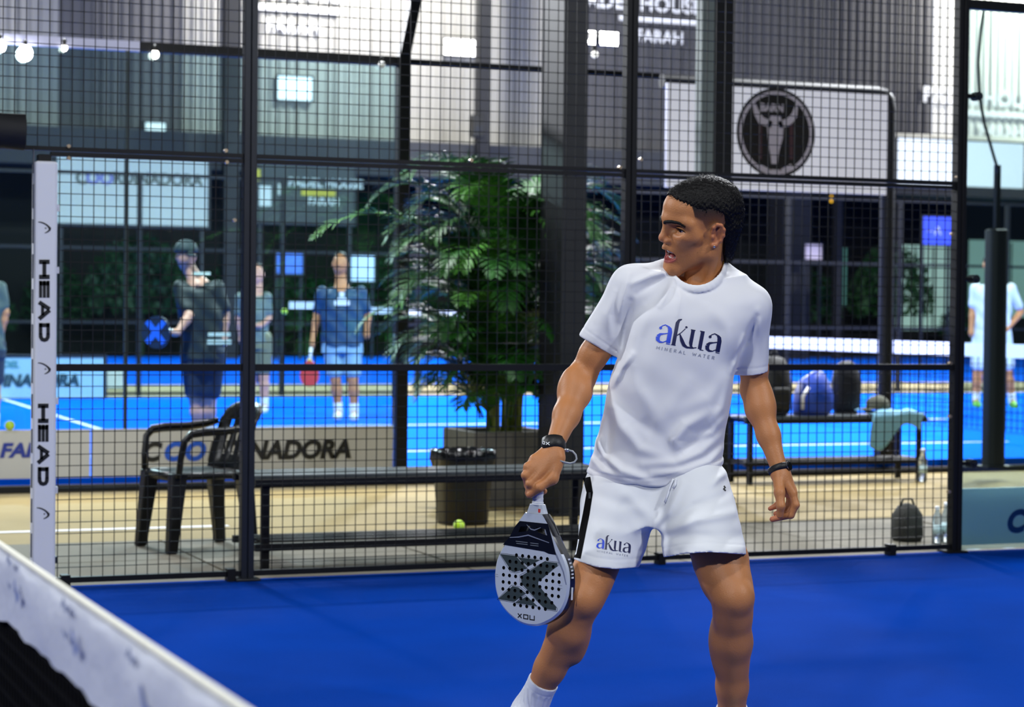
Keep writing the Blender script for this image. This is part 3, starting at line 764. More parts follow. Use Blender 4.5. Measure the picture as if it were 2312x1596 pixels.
# cuff stitching groove
for c_, ax_, r_ in ((CU_R, axR, .0555), (CU_L, axL, .0485)):
    ax_ = ax_/np.linalg.norm(ax_); s_, X, Y, Z = t.blk(c_-.1, c_+.1); h = (X-c_[0])*ax_[0]+(Y-c_[1])*ax_[1]+(Z-c_[2])*ax_[2]
    rho = np.sqrt(np.maximum((X-c_[0])**2+(Y-c_[1])**2+(Z-c_[2])**2-h*h, 0))
    t.D[s_] += (.0010*np.exp(-((h+.012)/.0028)**2)*(rho < r_+.02)).astype(np.float32)
# neck opening
NC = L(1573, 612, 0.); zf = L(1588, 648, -.088)[2]; zs_ = L(1573, 592, 0)[2]
s_, X, Y, Z = t.blk((NC[0]-.12, -.15, 1.36), (NC[0]+.12, .15, 1.53))
tl = (X-NC[0])*.06
plane = np.where(Y < 0, zf+(zs_-zf)*np.clip((Y+.088)/.088, -.5, 1), zs_+Y*.25)+tl
rho = np.sqrt(((X-NC[0])/.078)**2+((Y+.006)/.082)**2)
d = np.maximum((rho-1+np.clip(plane-Z, 0, .05)*7)*.075, plane-.045-Z)
t.comb(s_, d.astype(np.float32), .004, '-')
ring = []
for i in range(37):
    th = 2*math.pi*i/36; a_ = NC[0]+.080*math.cos(th); b_ = -.006-.084*math.sin(th)
    zz = (zf+(zs_-zf)*min(1, max(-.5, (b_+.088)/.088)) if b_ < 0 else zs_+b_*.25)+(a_-NC[0])*.06
    ring.append((a_, b_, zz-.004))
for p_, q_ in zip(ring[:-1], ring[1:]): t.cone(p_, .0118, q_, .0118, .003, flat=((p_[0]-NC[0], p_[1]+.006, .35*math.hypot(p_[0]-NC[0], p_[1]+.006)), .42))
# hem line
s_, X, Y, Z = t.blk(t.lo, t.lo+t.h*t.n)
hx = [L(px, py, -.08) for px, py in ((1300, 1058), (1316, 1068), (1344, 1083), (1400, 1093), (1448, 1097), (1500, 1090), (1540, 1078), (1590, 1066), (1633, 1052), (1660, 1045))]
hz = np.interp(t.ax[0], [p_[0] for p_ in hx], [p_[2] for p_ in hx]).astype(np.float32)[:, None, None]
body_zone = (Z < 1.02) & (X > -.26)
cut = hz+.006*np.sin(X*40)-Z
A = t.D; hh = np.maximum(.006-np.abs(A-cut), 0)/.006
t.D = np.where(body_zone, np.maximum(A, cut)+hh*hh*.0015, A).astype(np.float32)
t.D += np.where(body_zone, .0016*np.exp(-((Z-hz-.022)/.003)**2), 0).astype(np.float32)
# drape: (px points, amplitude in m towards the viewer, width in px)
FOLDS = [([(1342, 985), (1362, 1030), (1400, 1060), (1460, 1080)], .011, 10), ([(1330, 1030), (1360, 1062), (1420, 1082)], .007, 8), ([(1632, 1015), (1600, 1042), (1540, 1062), (1470, 1066)], .011, 10),
         ([(1625, 985), (1580, 1020), (1520, 1042), (1450, 1046)], .009, 11), ([(1640, 1040), (1600, 1058), (1560, 1068)], .008, 7), ([(1600, 930), (1545, 960), (1522, 990), (1530, 1015)], .012, 14), ([(1610, 965), (1575, 985), (1540, 1020)], -.010, 12),
         ([(1640, 940), (1605, 975), (1560, 990)], .008, 10), ([(1372, 900), (1400, 960), (1440, 1010), (1500, 1030)], .008, 14), ([(1395, 880), (1440, 950), (1500, 990)], -.006, 16), ([(1418, 800), (1440, 880), (1480, 940)], .005, 16),
         ([(1392, 835), (1408, 790), (1412, 735), (1424, 680)], -.010, 8), ([(1385, 870), (1402, 830), (1425, 800)], .008, 8), ([(1400, 720), (1408, 670), (1420, 620)], .007, 8), ([(1428, 640), (1470, 622), (1512, 612)], .009, 8), ([(1440, 662), (1480, 640), (1510, 622)], -.007, 8),
         ([(1490, 690), (1510, 655), (1522, 632)], .007, 7), ([(1530, 710), (1535, 670), (1528, 640)], .005, 8), ([(1372, 640), (1350, 700), (1345, 745)], -.006, 10), ([(1388, 660), (1372, 710), (1380, 760)], .006, 9),
         ([(1660, 812), (1690, 770), (1712, 715)], -.009, 8), ([(1655, 840), (1668, 800), (1680, 760)], .007, 7), ([(1715, 700), (1722, 760), (1718, 800)], .005, 9), ([(1645, 860), (1630, 920), (1600, 960)], .007, 12), ([(1652, 830), (1600, 900), (1520, 930)], .005, 18),
         ([(1550, 860), (1500, 930), (1470, 990)], .005, 18), ([(1600, 690), (1640, 740), (1650, 800)], .004, 16), ([(1360, 950), (1350, 1000), (1335, 1050)], .007, 9), ([(1380, 930), (1376, 990), (1366, 1040)], -.006, 8), ([(1462, 700), (1440, 760), (1430, 820)], .004, 14)]
def drape(sd, folds, bmid, bscale=.05):
    s0 = np.array([sd.ax[0][0], sd.ax[2][0]])
    XX, ZZ = np.meshgrid(sd.ax[0], sd.ax[2], indexing='ij'); acc = np.zeros(XX.shape, np.float32)
    for pts, amp, wp in folds:
        q = [L(px, py, -.08)[[0, 2]] for px, py in pts]; best = np.full(XX.shape, 9., np.float32); tt = np.zeros(XX.shape, np.float32); n = len(q)-1
        for i in range(n):
            v = q[i+1]-q[i]; Lq = v@v; u = np.clip(((XX-q[i][0])*v[0]+(ZZ-q[i][1])*v[1])/Lq, 0, 1)
            dd = np.sqrt((XX-q[i][0]-u*v[0])**2+(ZZ-q[i][1]-u*v[1])**2); mk = dd < best
            best = np.where(mk, dd, best); tt = np.where(mk, (i+u)/n, tt)
        acc += (amp*np.exp(-(best/(wp/778))**2)*np.sin(np.pi*np.clip(.12+.76*tt, 0, 1))).astype(np.float32)
    fr = 1/(1+np.exp(np.clip((sd.ax[1]-bmid)/.02, -30, 30)))
    sd.D -= acc[:, None, :]*fr[None, :, None].astype(np.float32)
drape(t, [(p_, a_*1.3, w_) for p_, a_, w_ in FOLDS], -.02)
s_, X, Y, Z = t.blk(t.lo, t.lo+t.h*t.n)
t.D += (.0016*np.sin(X*38+2*np.sin(Z*17))*np.sin(Z*31+Y*20)).astype(np.float32)
sv1, sf1 = t.mesh()
shirt = put('t_shirt', np_mesh('t_shirt', [(sv1, sf1)]), SHIRT, P)
# ---------------------------------------------------------------- shorts
t = SDF((-.36, -.36, .46), (.48, .21, .96), .0036)
t.stack([(L(0, y)[2], (L(l, y)[0]+L(r, y)[0])/2, b0, (L(r, y)[0]-L(l, y)[0])/2, rb) for y, l, r, b0, rb in ((1160, 1325, 1655, -.02, .125), (1120, 1316, 1652, -.005, .130), (1080, 1326, 1636, .01, .124), (1030, 1345, 1622, .012, .110), (1000, 1360, 1610, .012, .10))], .02, 2.3)
hR, hL_ = L(1364, 1290, -.105), L(1597, 1290, -.198)
t.cone(L(1408, 1115, -.005), .112, hR, .090, .03); t.cone(L(1562, 1112, -.045), .112, hL_, .116, .03)
drape(t, [([(1470, 1190), (1500, 1150), (1535, 1085)], .008, 9), ([(1485, 1190), (1560, 1160), (1650, 1150)], .010, 11), ([(1490, 1205), (1560, 1195), (1660, 1200)], -.007, 12), ([(1500, 1180), (1560, 1135), (1640, 1110)], -.006, 10), ([(1495, 1225), (1520, 1250), (1540, 1245)], .006, 10),
          ([(1478, 1185), (1500, 1240), (1512, 1280)], -.004, 10), ([(1330, 1105), (1320, 1180), (1306, 1250)], -.005, 8), ([(1350, 1190), (1420, 1200), (1470, 1170)], .006, 16), ([(1400, 1100), (1440, 1140), (1470, 1170)], .006, 14), ([(1345, 1115), (1400, 1135), (1450, 1125)], -.004, 14),
          ([(1650, 1120), (1668, 1180), (1676, 1240)], .005, 12), ([(1560, 1215), (1620, 1228), (1680, 1222)], .005, 10), ([(1440, 1200), (1452, 1240), (1432, 1278)], .006, 9), ([(1600, 1090), (1620, 1075), (1640, 1068)], .008, 8)], -.03)
s_, X, Y, Z = t.blk(t.lo, t.lo+t.h*t.n)
t.D += (.0014*np.sin(X*44+2*np.sin(Z*19))*np.sin(Z*27+Y*20)).astype(np.float32)
SH0 = t.D.copy()
# open hems
def hem(sd, px_line, b, cx):
    s_, X, Y, Z = sd.blk(sd.lo, sd.lo+sd.h*sd.n)
    q = [L(px, py, b) for px, py in px_line]
    hz = np.interp(sd.ax[0], [p_[0] for p_ in q], [p_[2] for p_ in q]).astype(np.float32)[:, None, None]
    zone = (X > cx[0]) & (X < cx[1]); hz = hz+(Y-b)*-.10
    sd.D = np.where(zone & (Z < .68), np.maximum(sd.D, hz-Z), sd.D).astype(np.float32)
    sd.D += np.where(zone, .0011*np.exp(-((Z-hz-.026)/.003)**2), 0).astype(np.float32)
    inn = np.maximum(SH0+.0105, Z-hz-.06)
    sd.D = np.where(zone, np.maximum(sd.D, -inn), sd.D).astype(np.float32)
crx = L(1484, 1283, -.13)[0]
hem(t, [(1290, 1258), (1300, 1265), (1345, 1280), (1390, 1285), (1432, 1283), (1470, 1280)], -.19, (-.4, crx))
hem(t, [(1495, 1262), (1540, 1250), (1600, 1246), (1684, 1252), (1720, 1256)], -.26, (crx, .5))
sv2, sf2 = t.mesh()
shorts = put('shorts', np_mesh('shorts', [(sv2, sf2)]), SHORT, P)
# ---------------------------------------------------------------- prints laid on the cloth
class Decal:
    def __init__(s, tree, off=.0011): s.t = tree; s.v = []; s.f = []; s.off = off
    def hit(s, px, py):
        q = L(px, py, 0); d = Vector(q-CL0).normalized(); r = s.t.ray_cast(Vector(CL0), d)
        if r[0] is None: return Vector(q)
        return r[0]+(r[1] if r[1].dot(d) < 0 else -r[1])*s.off
    def stroke(s, pts, w, step=2.5, cols=3):
        P_ = []; W_ = []
        ws = w if hasattr(w, '__len__') else [w]*len(pts)
        for i in range(len(pts)-1):
            n = max(1, int(math.hypot(pts[i+1][0]-pts[i][0], pts[i+1][1]-pts[i][1])/step))
            for j in range(n): u = j/n; P_.append(Vector(pts[i])*(1-u)+Vector(pts[i+1])*u); W_.append(ws[i]*(1-u)+ws[i+1]*u)
        P_.append(Vector(pts[-1])); W_.append(ws[-1]); k = len(P_); o = len(s.v)
        for i, p in enumerate(P_):
            d = (P_[min(i+1, k-1)]-P_[max(0, i-1)]).normalized(); nn = Vector((-d.y, d.x))
            for c in range(cols+1): q = p+nn*W_[i]*(c/cols-.5); s.v.append(s.hit(q.x, q.y))
        for i in range(k-1):
            for c in range(cols): a = o+i*(cols+1)+c; s.f.append((a, a+1, a+cols+2, a+cols+1))
    def build(s, name, m, par):
        b = MB(); b.add(s.v, s.f); return b.build(name, m, par)
def arc(cx, cy, rx, ry, a0, a1, n=14): return [(cx+rx*math.cos(math.radians(a0+(a1-a0)*i/n)), cy+ry*math.sin(math.radians(a0+(a1-a0)*i/n))) for i in range(n+1)]
def logo(tree, ox, oy, ex, ey, par, small=False):
    # letter box units: x 0..150, y 0 (baseline) .. up; ex, ey are pixel vectors for one unit
    T = lambda x, y: (ox+x*ex[0]+y*ey[0], oy+x*ex[1]+y*ey[1]); k = math.hypot(*ex)
    cols = {'b': mat('royal blue print', '#1747d8', .5, 0, .05, 20), 'n': mat('navy print', '#141a4a', .5, 0, .05, 20), 'g': mat('grey print', '#8d93a5', .5, 0, .05, 20)}
    dc = [None]
    def begin(): dc[0] = Decal(tree)
    def end(c): dc[0].build('lettering', cols[c], par)
    def S(c, pts, w): dc[0].stroke([T(*p) for p in pts], [x*k for x in w] if hasattr(w, '__len__') else w*k, 2.0 if small else 2.6)
    def letter_a(c, x0):
        S(c, [(x0+28, 3), (x0+28, 27), (x0+26.5, 34), (x0+22, 39)], [9, 9, 8, 4]); S(c, [(x0+22, 39), (x0+15, 41.5), (x0+9, 38), (x0+6.5, 34)], [3.2, 2, 2, 2.4])
        S(c, [(x0+3.5, 33), (x0+6.5, 33), (x0+9.5, 33)], [3, 7, 3]); S(c, [(x0+24, 24), (x0+16, 21.5), (x0+8, 19), (x0+4, 13)], [2, 2.4, 5, 8.4]); S(c, [(x0+4, 13), (x0+5, 6), (x0+10, 2), (x0+17, 2.5), (x0+24, 7)], [8.4, 8, 4.4, 2, 1.8])
        S(c, [(x0+24, 1), (x0+33, .6)], [1.6, 1.2])
    begin(); letter_a('b', 0); end('b'); begin()
    S('n', [(40, 2), (40, 50), (42.5, 57), (48, 60)], [7.6, 7.6, 5, 2]); S('n', [(35, .8), (45, .8)], 1.6)
    S('n', [(44, 23), (52, 31), (59, 41)], [2.2, 1.6, 1.6]); S('n', [(58, 44.5), (60.5, 44.5), (63, 44.5)], [2, 5, 2])
    S('n', [(49, 28), (56, 14), (62, 5), (69, 1), (80, 1), (90, 4)], [2, 7.5, 7.5, 4.5, 2.2, 1.6])
    end('n'); begin()
    S('n', [(76, 41), (76, 12), (78, 4), (84, 1)], [7.6, 7.6, 5, 2]); S('n', [(71, 41), (81, 41)], 1.8)
    S('n', [(97, 41.5), (97, 2)], 7.8); S('n', [(91, 41.5), (101, 41.5)], 1.8); S('n', [(97, 1), (106, .4)], [2, 1.2])
    end('n'); begin(); letter_a('n', 108); end('n'); begin()
    # small caption
    X = 6; G = {'M': (7, [[(0, 0), (0, 7), (3, 2), (6, 7), (6, 0)]]), 'I': (2, [[(0, 0), (0, 7)]]), 'N': (6, [[(0, 0), (0, 7), (5, 0), (5, 7)]]), 'E': (5, [[(4, 0), (0, 0), (0, 7), (4, 7)], [(0, 3.5), (3.5, 3.5)]]), 'R': (5.5, [[(0, 0), (0, 7), (4, 6.5), (4.2, 4.2), (0, 3.4)], [(2, 3.4), (4.6, 0)]]), 'A': (6, [[(0, 0), (3, 7), (6, 0)], [(1.2, 2.4), (4.8, 2.4)]]), 'L': (5, [[(0, 7), (0, 0), (4, 0)]]), 'W': (8, [[(0, 7), (2, 0), (4, 6), (6, 0), (8, 7)]]), 'T': (5.5, [[(0, 7), (5, 7)], [(2.5, 7), (2.5, 0)]]), ' ': (5, [])}
    for ch in 'MINERAL WATER':
        wd, st = G[ch]
        if ch == ' ': end('g'); begin()
        for p_ in st: S('g', [(X+a_, b_-15) for a_, b_ in p_], 1.1)
        X += wd+4.6
    end('g')
T1_ = bvh(sv1, sf1); T2_ = bvh(sv2, sf2)
logo(T1_, 1479, 772, (1.03, .185), (.19, -1.0), shirt)
logo(T2_, 1346, 1237, (.545, .085), (.05, -.54), shorts, True)
BLK = mat('black cloth', '#030304', .95, 0, .1, 30, .1, 600, spec=.1)
d = Decal(T2_); d.stroke([(1325, 1078), (1332, 1112), (1324, 1160), (1314, 1210), (1304, 1260)], [17, 14, 15, 15, 15], 4, 4); d.build('side_stripe', BLK, shorts)
d = Decal(T2_, .003); d.stroke([(1333, 1112), (1333, 1126)], 5); d.build('zip_pull', DKMET, shorts)
d = Decal(T2_); d.stroke([(1634, 1097), (1637, 1101), (1633, 1104), (1638, 1108)], 3); d.build('emblem', INK, shorts)
CORD = mat('white cord', '#dcdfe8', .6, 0, .05, 50)
for pts in ([(1522, 1083), (1516, 1098), (1510, 1118), (1504, 1136)], [(1528, 1084), (1527, 1096), (1522, 1104)]):
    d = Decal(T2_, .005); m = MB(); m.tube([d.hit(*p_) for p_ in pts], .0032, 8); m.build('drawstring', CORD, shorts, smooth=True)
# gold chain at the nape side
m = MB(); T4_ = bvh(h2l(hv), hf); d = Decal(T4_, .0015); m.tube([d.hit(*p_) for p_ in ((1633, 588), (1631, 598), (1629, 608), (1626, 618), (1623, 626))], .0018, 6); m.build('necklace', mat('gold chain', '#c99a3c', .3, 1., .2, 400), P, smooth=True)
# ---------------------------------------------------------------- bands on the wrists
def band(c, ax, r0, wd, th, m, name, par=P, sx=1.):
    ax = Vector(ax).normalized(); u = Vector((0, 1, 0)); u = (u-ax*u.dot(ax)).normalized(); w_ = ax.cross(u); mb = MB(); n = 40; prof = [(-wd/2, 0), (-wd/2+.002, th), (0, th*1.15), (wd/2-.002, th), (wd/2, 0)]
    for i in range(n):
        a_ = 2*math.pi*i/n
        for h, t_ in prof: mb.v.append(tuple(Vector(c)+ax*h+(u*math.cos(a_)+w_*math.sin(a_)*sx)*(r0+t_)))
    for i in range(n):
        for j in range(4): a_ = i*5+j; b_ = ((i+1) % n)*5+j; mb.f.append((a_, b_, b_+1, a_+1))
    o = mb.build(name, m, par, smooth=True); return o, u, w_, ax
RUB = mat('black rubber', '#0a0b0d', .5, 0, .1, 40, .1, 300)
axr = lerp(E_R, W_R, 1)-lerp(E_R, W_R, .6)
wb_, u_, w_, ax_ = band(L(1250, 1006, -.135), axr+np.array([.03, 0, -.03]), .0285, .040, .0058, RUB, 'wrist_strap')
dS = Decal(bvh([v.co for v in wb_.data.vertices], [p_.vertices for p_ in wb_.data.polygons]), .0008)
PRW = mat('white print', '#e3e6ea', .5, 0, .03, 20)
TS_ = dS.t
for gl in ([[(1226, 1002), (1226, 996), (1230, 997), (1230, 1003), (1226, 1002)]], [[(1233, 998), (1241, 1005)], [(1241, 998), (1233, 1004)]]):
    dS = Decal(TS_, .0008)
    for st in gl: dS.stroke(st, 1.5, 1.5, 1)
    dS.build('lettering', PRW, wb_)
m = MB(); pts = [(1273, 1016), (1283, 1016), (1293, 1019), (1300, 1027), (1302, 1036), (1297, 1043), (1287, 1046), (1276, 1044), (1264, 1040)]
m.tube([L(px, py, -.15-.004*i) for i, (px, py) in enumerate(pts)], .0028, 8); m.build('cord_loop', mat('grey cord', '#8e949c', .5, 0, .1, 100), wb_, smooth=True)
m = MB(); m.tube([L(1270, 1014, -.152), L(1284, 1017, -.156)], .0048, 10); m.build('cord_clip', mat('silver clip', '#aeb2b8', .3, .8, .1, 50), wb_, smooth=True)
axl = W_L-E_L
wt, u_, w_, ax_ = band(L(1759, 1058, -.012), axl+np.array([0.01, 0, 0]), .0262, .020, .0045, RUB, 'watch_strap', sx=1.05)
m = MB(); cc = Vector(L(1776, 1054, -.02)); m.tube([cc, cc+Vector((.010, -.006, .003))], [.013, .012], 18); smooth_angle(m.build('watch_case', mat('dark watch case', '#15171b', .2, .6, .1, 30), wt))
m = MB(); m.tube([cc+Vector((.0055, -.0033, .0035)), cc+Vector((.0068, -.004, .0040))], [.0138, .0138], 18); smooth_angle(m.build('watch_bezel', mat('steel bezel', '#9aa0a8', .2, 1., .05, 30), wt))
# ---------------------------------------------------------------- socks and shoes
SOCK = mat('white ribbed sock', '#d9dce3', .85, 0, .04, 20, .1, 500)
SHOE = mat('white sports shoe', '#cfd3da', .5, 0, .06, 12); SOLE = mat('blue grey sole', '#5b6c86', .6, 0, .1, 12)
def sock_shoe(K, N, tc, toe, top):
    ax = (N-K)/np.linalg.norm(N-K); up0 = N-ax*top
    heel = np.array([N[0]-.3*(toe[0]-N[0]), N[1]-.3*(toe[1]-N[1]), max(.045, N[2]-.075)])
    lo = np.minimum(np.minimum(up0, toe), heel)-.09; hi = np.maximum(np.maximum(up0, toe), heel)+.09
    s = SDF(lo, hi, .003)
    s.chain([(up0, tc), (lerp(up0, N, .6), .0435), (N, .044)], .01); s.cone(N, .042, heel, .036, .02); s.cone(N, .040, lerp(N, toe, .7), .03, .03)
    s_, X, Y, Z = s.blk(s.lo, s.lo+s.h*s.n)
    h = (X-up0[0])*ax[0]+(Y-up0[1])*ax[1]+(Z-up0[2])*ax[2]; s.D = np.maximum(s.D, -h).astype(np.float32)
    th = np.arctan2(Y-N[1], X-N[0]); s.D += (.0010*np.sin(th*26)*np.clip((h-.024)/.004, 0, 1)+.0008*np.exp(-((h-.022)/.002)**2)).astype(np.float32)
    v, f_ = s.mesh(); put('sock', np_mesh('sock', [(v, f_)]), SOCK, P)
    s = SDF(lo, hi, .004)
    mid = lerp(heel, toe, .5); gz = lambda p, z: np.array([p[0], p[1], z])
    dz = heel[2]-.045
    s.chain([(heel+np.array([0, 0, .012]), .042), (lerp(heel, toe, .35)+np.array([0, 0, .012]), .045), (lerp(heel, toe, .75), .043), (toe, .032)], .03)
    s.cone(N+np.array([0, 0, -.02]), .046, lerp(heel, toe, .4), .046, .03)
    s.cone(N+np.array([0, 0, .04]), .040, N+np.array([0, 0, -.01]), .040, .004, '-')
    v, f_ = s.mesh(); sh = put('shoe', np_mesh('shoe', [(v, f_)]), SHOE, P)
    s = SDF(lo-np.array([0, 0, .03]), hi, .004)
    o = np.array([0, 0, -.030])
    s.chain([(heel+o, .044), (lerp(heel, toe, .35)+o, .047), (lerp(heel, toe, .75)+o*.8, .045), (toe+o*.6, .036)], .03)
    s_, X, Y, Z = s.blk(s.lo, s.lo+s.h*s.n)
    u = np.clip(((X-heel[0])*(toe-heel)[0]+(Y-heel[1])*(toe-heel)[1])/((toe-heel)[:2]@(toe-heel)[:2]), 0, 1); zl = heel[2]+(toe[2]-heel[2])*u
    s.D = np.maximum(np.maximum(s.D, Z-(zl-.018)), (zl-.044)-Z).astype(np.float32)
    v, f_ = s.mesh(); put('sole', np_mesh('sole', [(v, f_)]), SOLE, sh)
sock_shoe(K_R, N_R, .0455, L(1100, 1668, -.10)*np.array([1, 1, 0])+np.array([0, 0, .045]), .105)
sock_shoe(K_L, N_L, .0455, N_L*np.array([1, 1, 0])+np.array([.05, -.19, .045]), .088)
# ================================================================== RACKET
RTH = math.radians(36)
rx = Vector(math.cos(RTH)*_rt-math.sin(RTH)*_fh); rn = Vector(-math.sin(RTH)*_rt-math.cos(RTH)*_fh)
rv = Vector((0, 0, 1))+Vector(_rt)*.030; rv.normalize(); rn = rx.cross(rv).normalized(); rx = rv.cross(rn)
q = L(1203, 1412, -.150); ro = Vector(PBASE+q[0]*_rt+q[1]*_fh+np.array([0, 0, q[2]]))
R0 = thing('padel_racket', ro, 'white teardrop racket with dark cross print and round holes, held hanging down', 'racket')
R0.matrix_world = Matrix(((rx.x, rv.x, rn.x, ro.x), (rx.y, rv.y, rn.y, ro.y), (rx.z, rv.z, rn.z, ro.z), (0, 0, 0, 1)))
RW = mat('silver white racket face', '#c3cbd6', .32, .15, .04, 5, coat=.3); RB = mat('gloss black racket frame', '#0b0c0f', .25, 0, .1, 20, coat=.5); RH = mat('racket hole black', '#020203', .9, 0, 0)
RD = mat('dark grey print', '#3c4644', .3, .1, .25, 18, coat=.3); RSV = mat('bright silver trim', '#c9d0da', .25, .7, .05, 20)
half = [(0, 0), (.025, .0022), (.047, .009), (.075, .024), (.098, .042), (.113, .060), (.127, .092), (.131, .130), (.1275, .168), (.118, .192), (.106, .212), (.093, .230), (.080, .248), (.065, .272), (.051, .296), (.040, .310), (.031, .320)]
TH = .0185
def outline(k=1., off=0.):
    pts = [(x, v) for x, v in half]; full = [(-x, v) for x, v in reversed(half[1:])]+pts
    return full
def smooth_poly(p, it=2):
    for _ in range(it):
        q = [p[0]]
        for a, b in zip(p[:-1], p[1:]): q += [(a[0]*.75+b[0]*.25, a[1]*.75+b[1]*.25), (a[0]*.25+b[0]*.75, a[1]*.25+b[1]*.75)]
        p = q+[p[-1]]
    return p
OUT = smooth_poly(outline(), 2)
n = len(OUT)
# solid body: bevelled rim, recessed by nothing, cut by the holes and the throat openings
ins = lambda d: [(x*(1-d/.131) if abs(x) > 1e-6 else 0, v+d*(1 if v < .02 else (1-v/.16) if v < .16 else -.15*(v > .3))) for x, v in OUT]
m = MB(); rings = [(ins(.006), TH), (OUT, TH-.006), (OUT, -TH+.006), (ins(.006), -TH)]
for pts, z in rings: m.v += [(x, v, z) for x, v in pts]
for r in range(3):
    for i in range(n): j = (i+1) % n; m.f.append((r*n+j, r*n+i, (r+1)*n+i, (r+1)*n+j))
m.f.append(tuple(range(n))); m.f.append(tuple(reversed(range(3*n, 4*n))))
me = m.mesh('frame'); bmm = bmesh.new(); bmm.from_mesh(me); bmesh.ops.recalc_face_normals(bmm, faces=bmm.faces); bmm.to_mesh(me); bmm.free()
for pg in me.polygons: pg.material_index = 0 if abs(pg.normal.z) > .55 else 1
holes = []
for r, k in enumerate((6, 8, 10, 10, 10, 10, 8, 6)):
    for i in range(k): holes.append(((i-(k-1)/2)*.0215+.0035*(r-3.5)/3.5*.0, .196-r*.0202))
cut = MB()
for x, v in holes: cut.tube([(x, v, TH+.01), (x, v, TH-.008)], .0054, 12)
for sg in (1, -1):
    tri = [(sg*.010, .283), (sg*.043, .279), (sg*.050, .262), (sg*.018, .268)]
    if sg < 0: tri = tri[::-1]
    o = len(cut.v); cut.v += [(x, v, TH+.01) for x, v in tri]+[(x, v, -TH-.01) for x, v in tri]
    cut.f += [(o, o+1, o+2, o+3), (o+7, o+6, o+5, o+4)]+[(o+(i+1) % 4, o+i, o+4+i, o+4+(i+1) % 4) for i in range(4)]
cme = cut.mesh('cutter'); bmm = bmesh.new(); bmm.from_mesh(cme); bmesh.ops.recalc_face_normals(bmm, faces=bmm.faces); bmm.to_mesh(cme); bmm.free(); cme.materials.append(RH)
cob = bpy.data.objects.new('cutter', cme); COL.objects.link(cob)
def boolcut(me, mats, name, smooth=None):
    for mm in mats: me.materials.append(mm)
    o = bpy.data.objects.new(name, me); COL.objects.link(o)
    b = o.modifiers.new('cut', 'BOOLEAN'); b.object = cob; b.operation = 'DIFFERENCE'; b.solver = 'EXACT'; b.material_mode = 'TRANSFER'
    me2 = bpy.data.meshes.new_from_object(o.evaluated_get(bpy.context.evaluated_depsgraph_get())); bpy.data.objects.remove(o)
    o = bpy.data.objects.new(name, me2); COL.objects.link(o); o.parent = R0
    return o
fr = boolcut(me, [RW, RB], 'frame'); fr.data.shade_smooth(); fr.data.set_sharp_from_angle(angle=math.radians(25))
def cr(cx, cy):
    px = 1080+cx/3.325; py = 960+cy/3.325
    return ((px-(1203+(1412-py)*10/312))*.001576, (1412-py)*.001266)
def plate(pts, name, material, z, th=.0004, boolean=True):
    p = [cr(*a) for a in pts]; ar = sum(p[i][0]*p[(i+1) % len(p)][1]-p[(i+1) % len(p)][0]*p[i][1] for i in range(len(p)))
    if ar < 0: p = p[::-1]
    k = len(p); b = MB(); b.v = [(x, v, z+th) for x, v in p]+[(x, v, z-.0008) for x, v in p]
    b.f = [tuple(range(k)), tuple(reversed(range(k, 2*k)))]+[((i+1) % k, i, k+i, k+(i+1) % k) for i in range(k)]
    b.f = [tuple(reversed(f_)) if False else f_ for f_ in b.f]
    mm = b.mesh(name); bb = bmesh.new(); bb.from_mesh(mm); bmesh.ops.recalc_face_normals(bb, faces=bb.faces); bb.to_mesh(mm); bb.free()
    if boolean: return boolcut(mm, [material], name)
    return put(name, mm, material, R0)
polys = [[(190, 994), (308, 994), (392, 1078), (300, 1116), (276, 1112)], [(326, 1002), (486, 1002), (395, 1062)], [(522, 1008), (612, 1008), (612, 1030), (474, 1165), (474, 1186), (606, 1335), (604, 1358), (522, 1358), (352, 1195), (346, 1140)],
         [(178, 1334), (286, 1222), (328, 1226), (382, 1262), (300, 1338)], [(308, 1344), (390, 1284), (472, 1348)]]
LINE = mat('black outline print', '#14181a', .35, 0, .05, 20)
for p_ in polys:
    plate(p_, 'cross_print', RD, TH)
    c_ = np.mean(p_, 0); big = [(c_[0]+(a-c_[0])*1.0+(8 if a > c_[0] else -8), c_[1]+(b-c_[1])*1.0+(6 if b > c_[1] else -6)) for a, b in p_]
    b = MB(); b.stroke2([cr(*a) for a in big+[big[0]]], .0011, TH+.0002); b.build('print_outline', LINE, R0)
plate([(212, 922), (258, 862), (300, 775), (334, 730), (544, 728), (562, 800), (602, 950), (548, 948), (515, 936)], 'throat_panel', RB, TH, .0006)
b = MB(); b.stroke2([cr(*a) for a in ((262, 862), (330, 850), (400, 828), (470, 846), (552, 866))], [.002, .0028, .0032, .0028, .002], TH+.0012); b.build('throat_trim', RSV, R0)
b = MB(); b.stroke2([cr(*a) for a in ((388, 752), (420, 782), (445, 785), (490, 762))], [.0015, .003, .003, .0015], TH+.0012); b.build('throat_trim', RSV, R0)
for pts, wd in (([(520, 775), (548, 860), (605, 955), (655, 1070), (676, 1160)], .008),):
    b = MB(); b.stroke2([cr(*a) for a in pts], [.004, .007, .006, .005, .003], TH+.0002); b.build('rim_highlight', RSV, R0)
GT = mat('grey small print', '#7d858c', .4, 0, .05, 20)
for cx0, cx1, cy in ((308, 395, 884), (312, 395, 899), (415, 475, 884), (415, 475, 900)):
    b = MB(); b.stroke2([cr(cx0, cy), cr(cx1, cy)], .0016, TH+.0012); b.build('print_line', GT, R0)
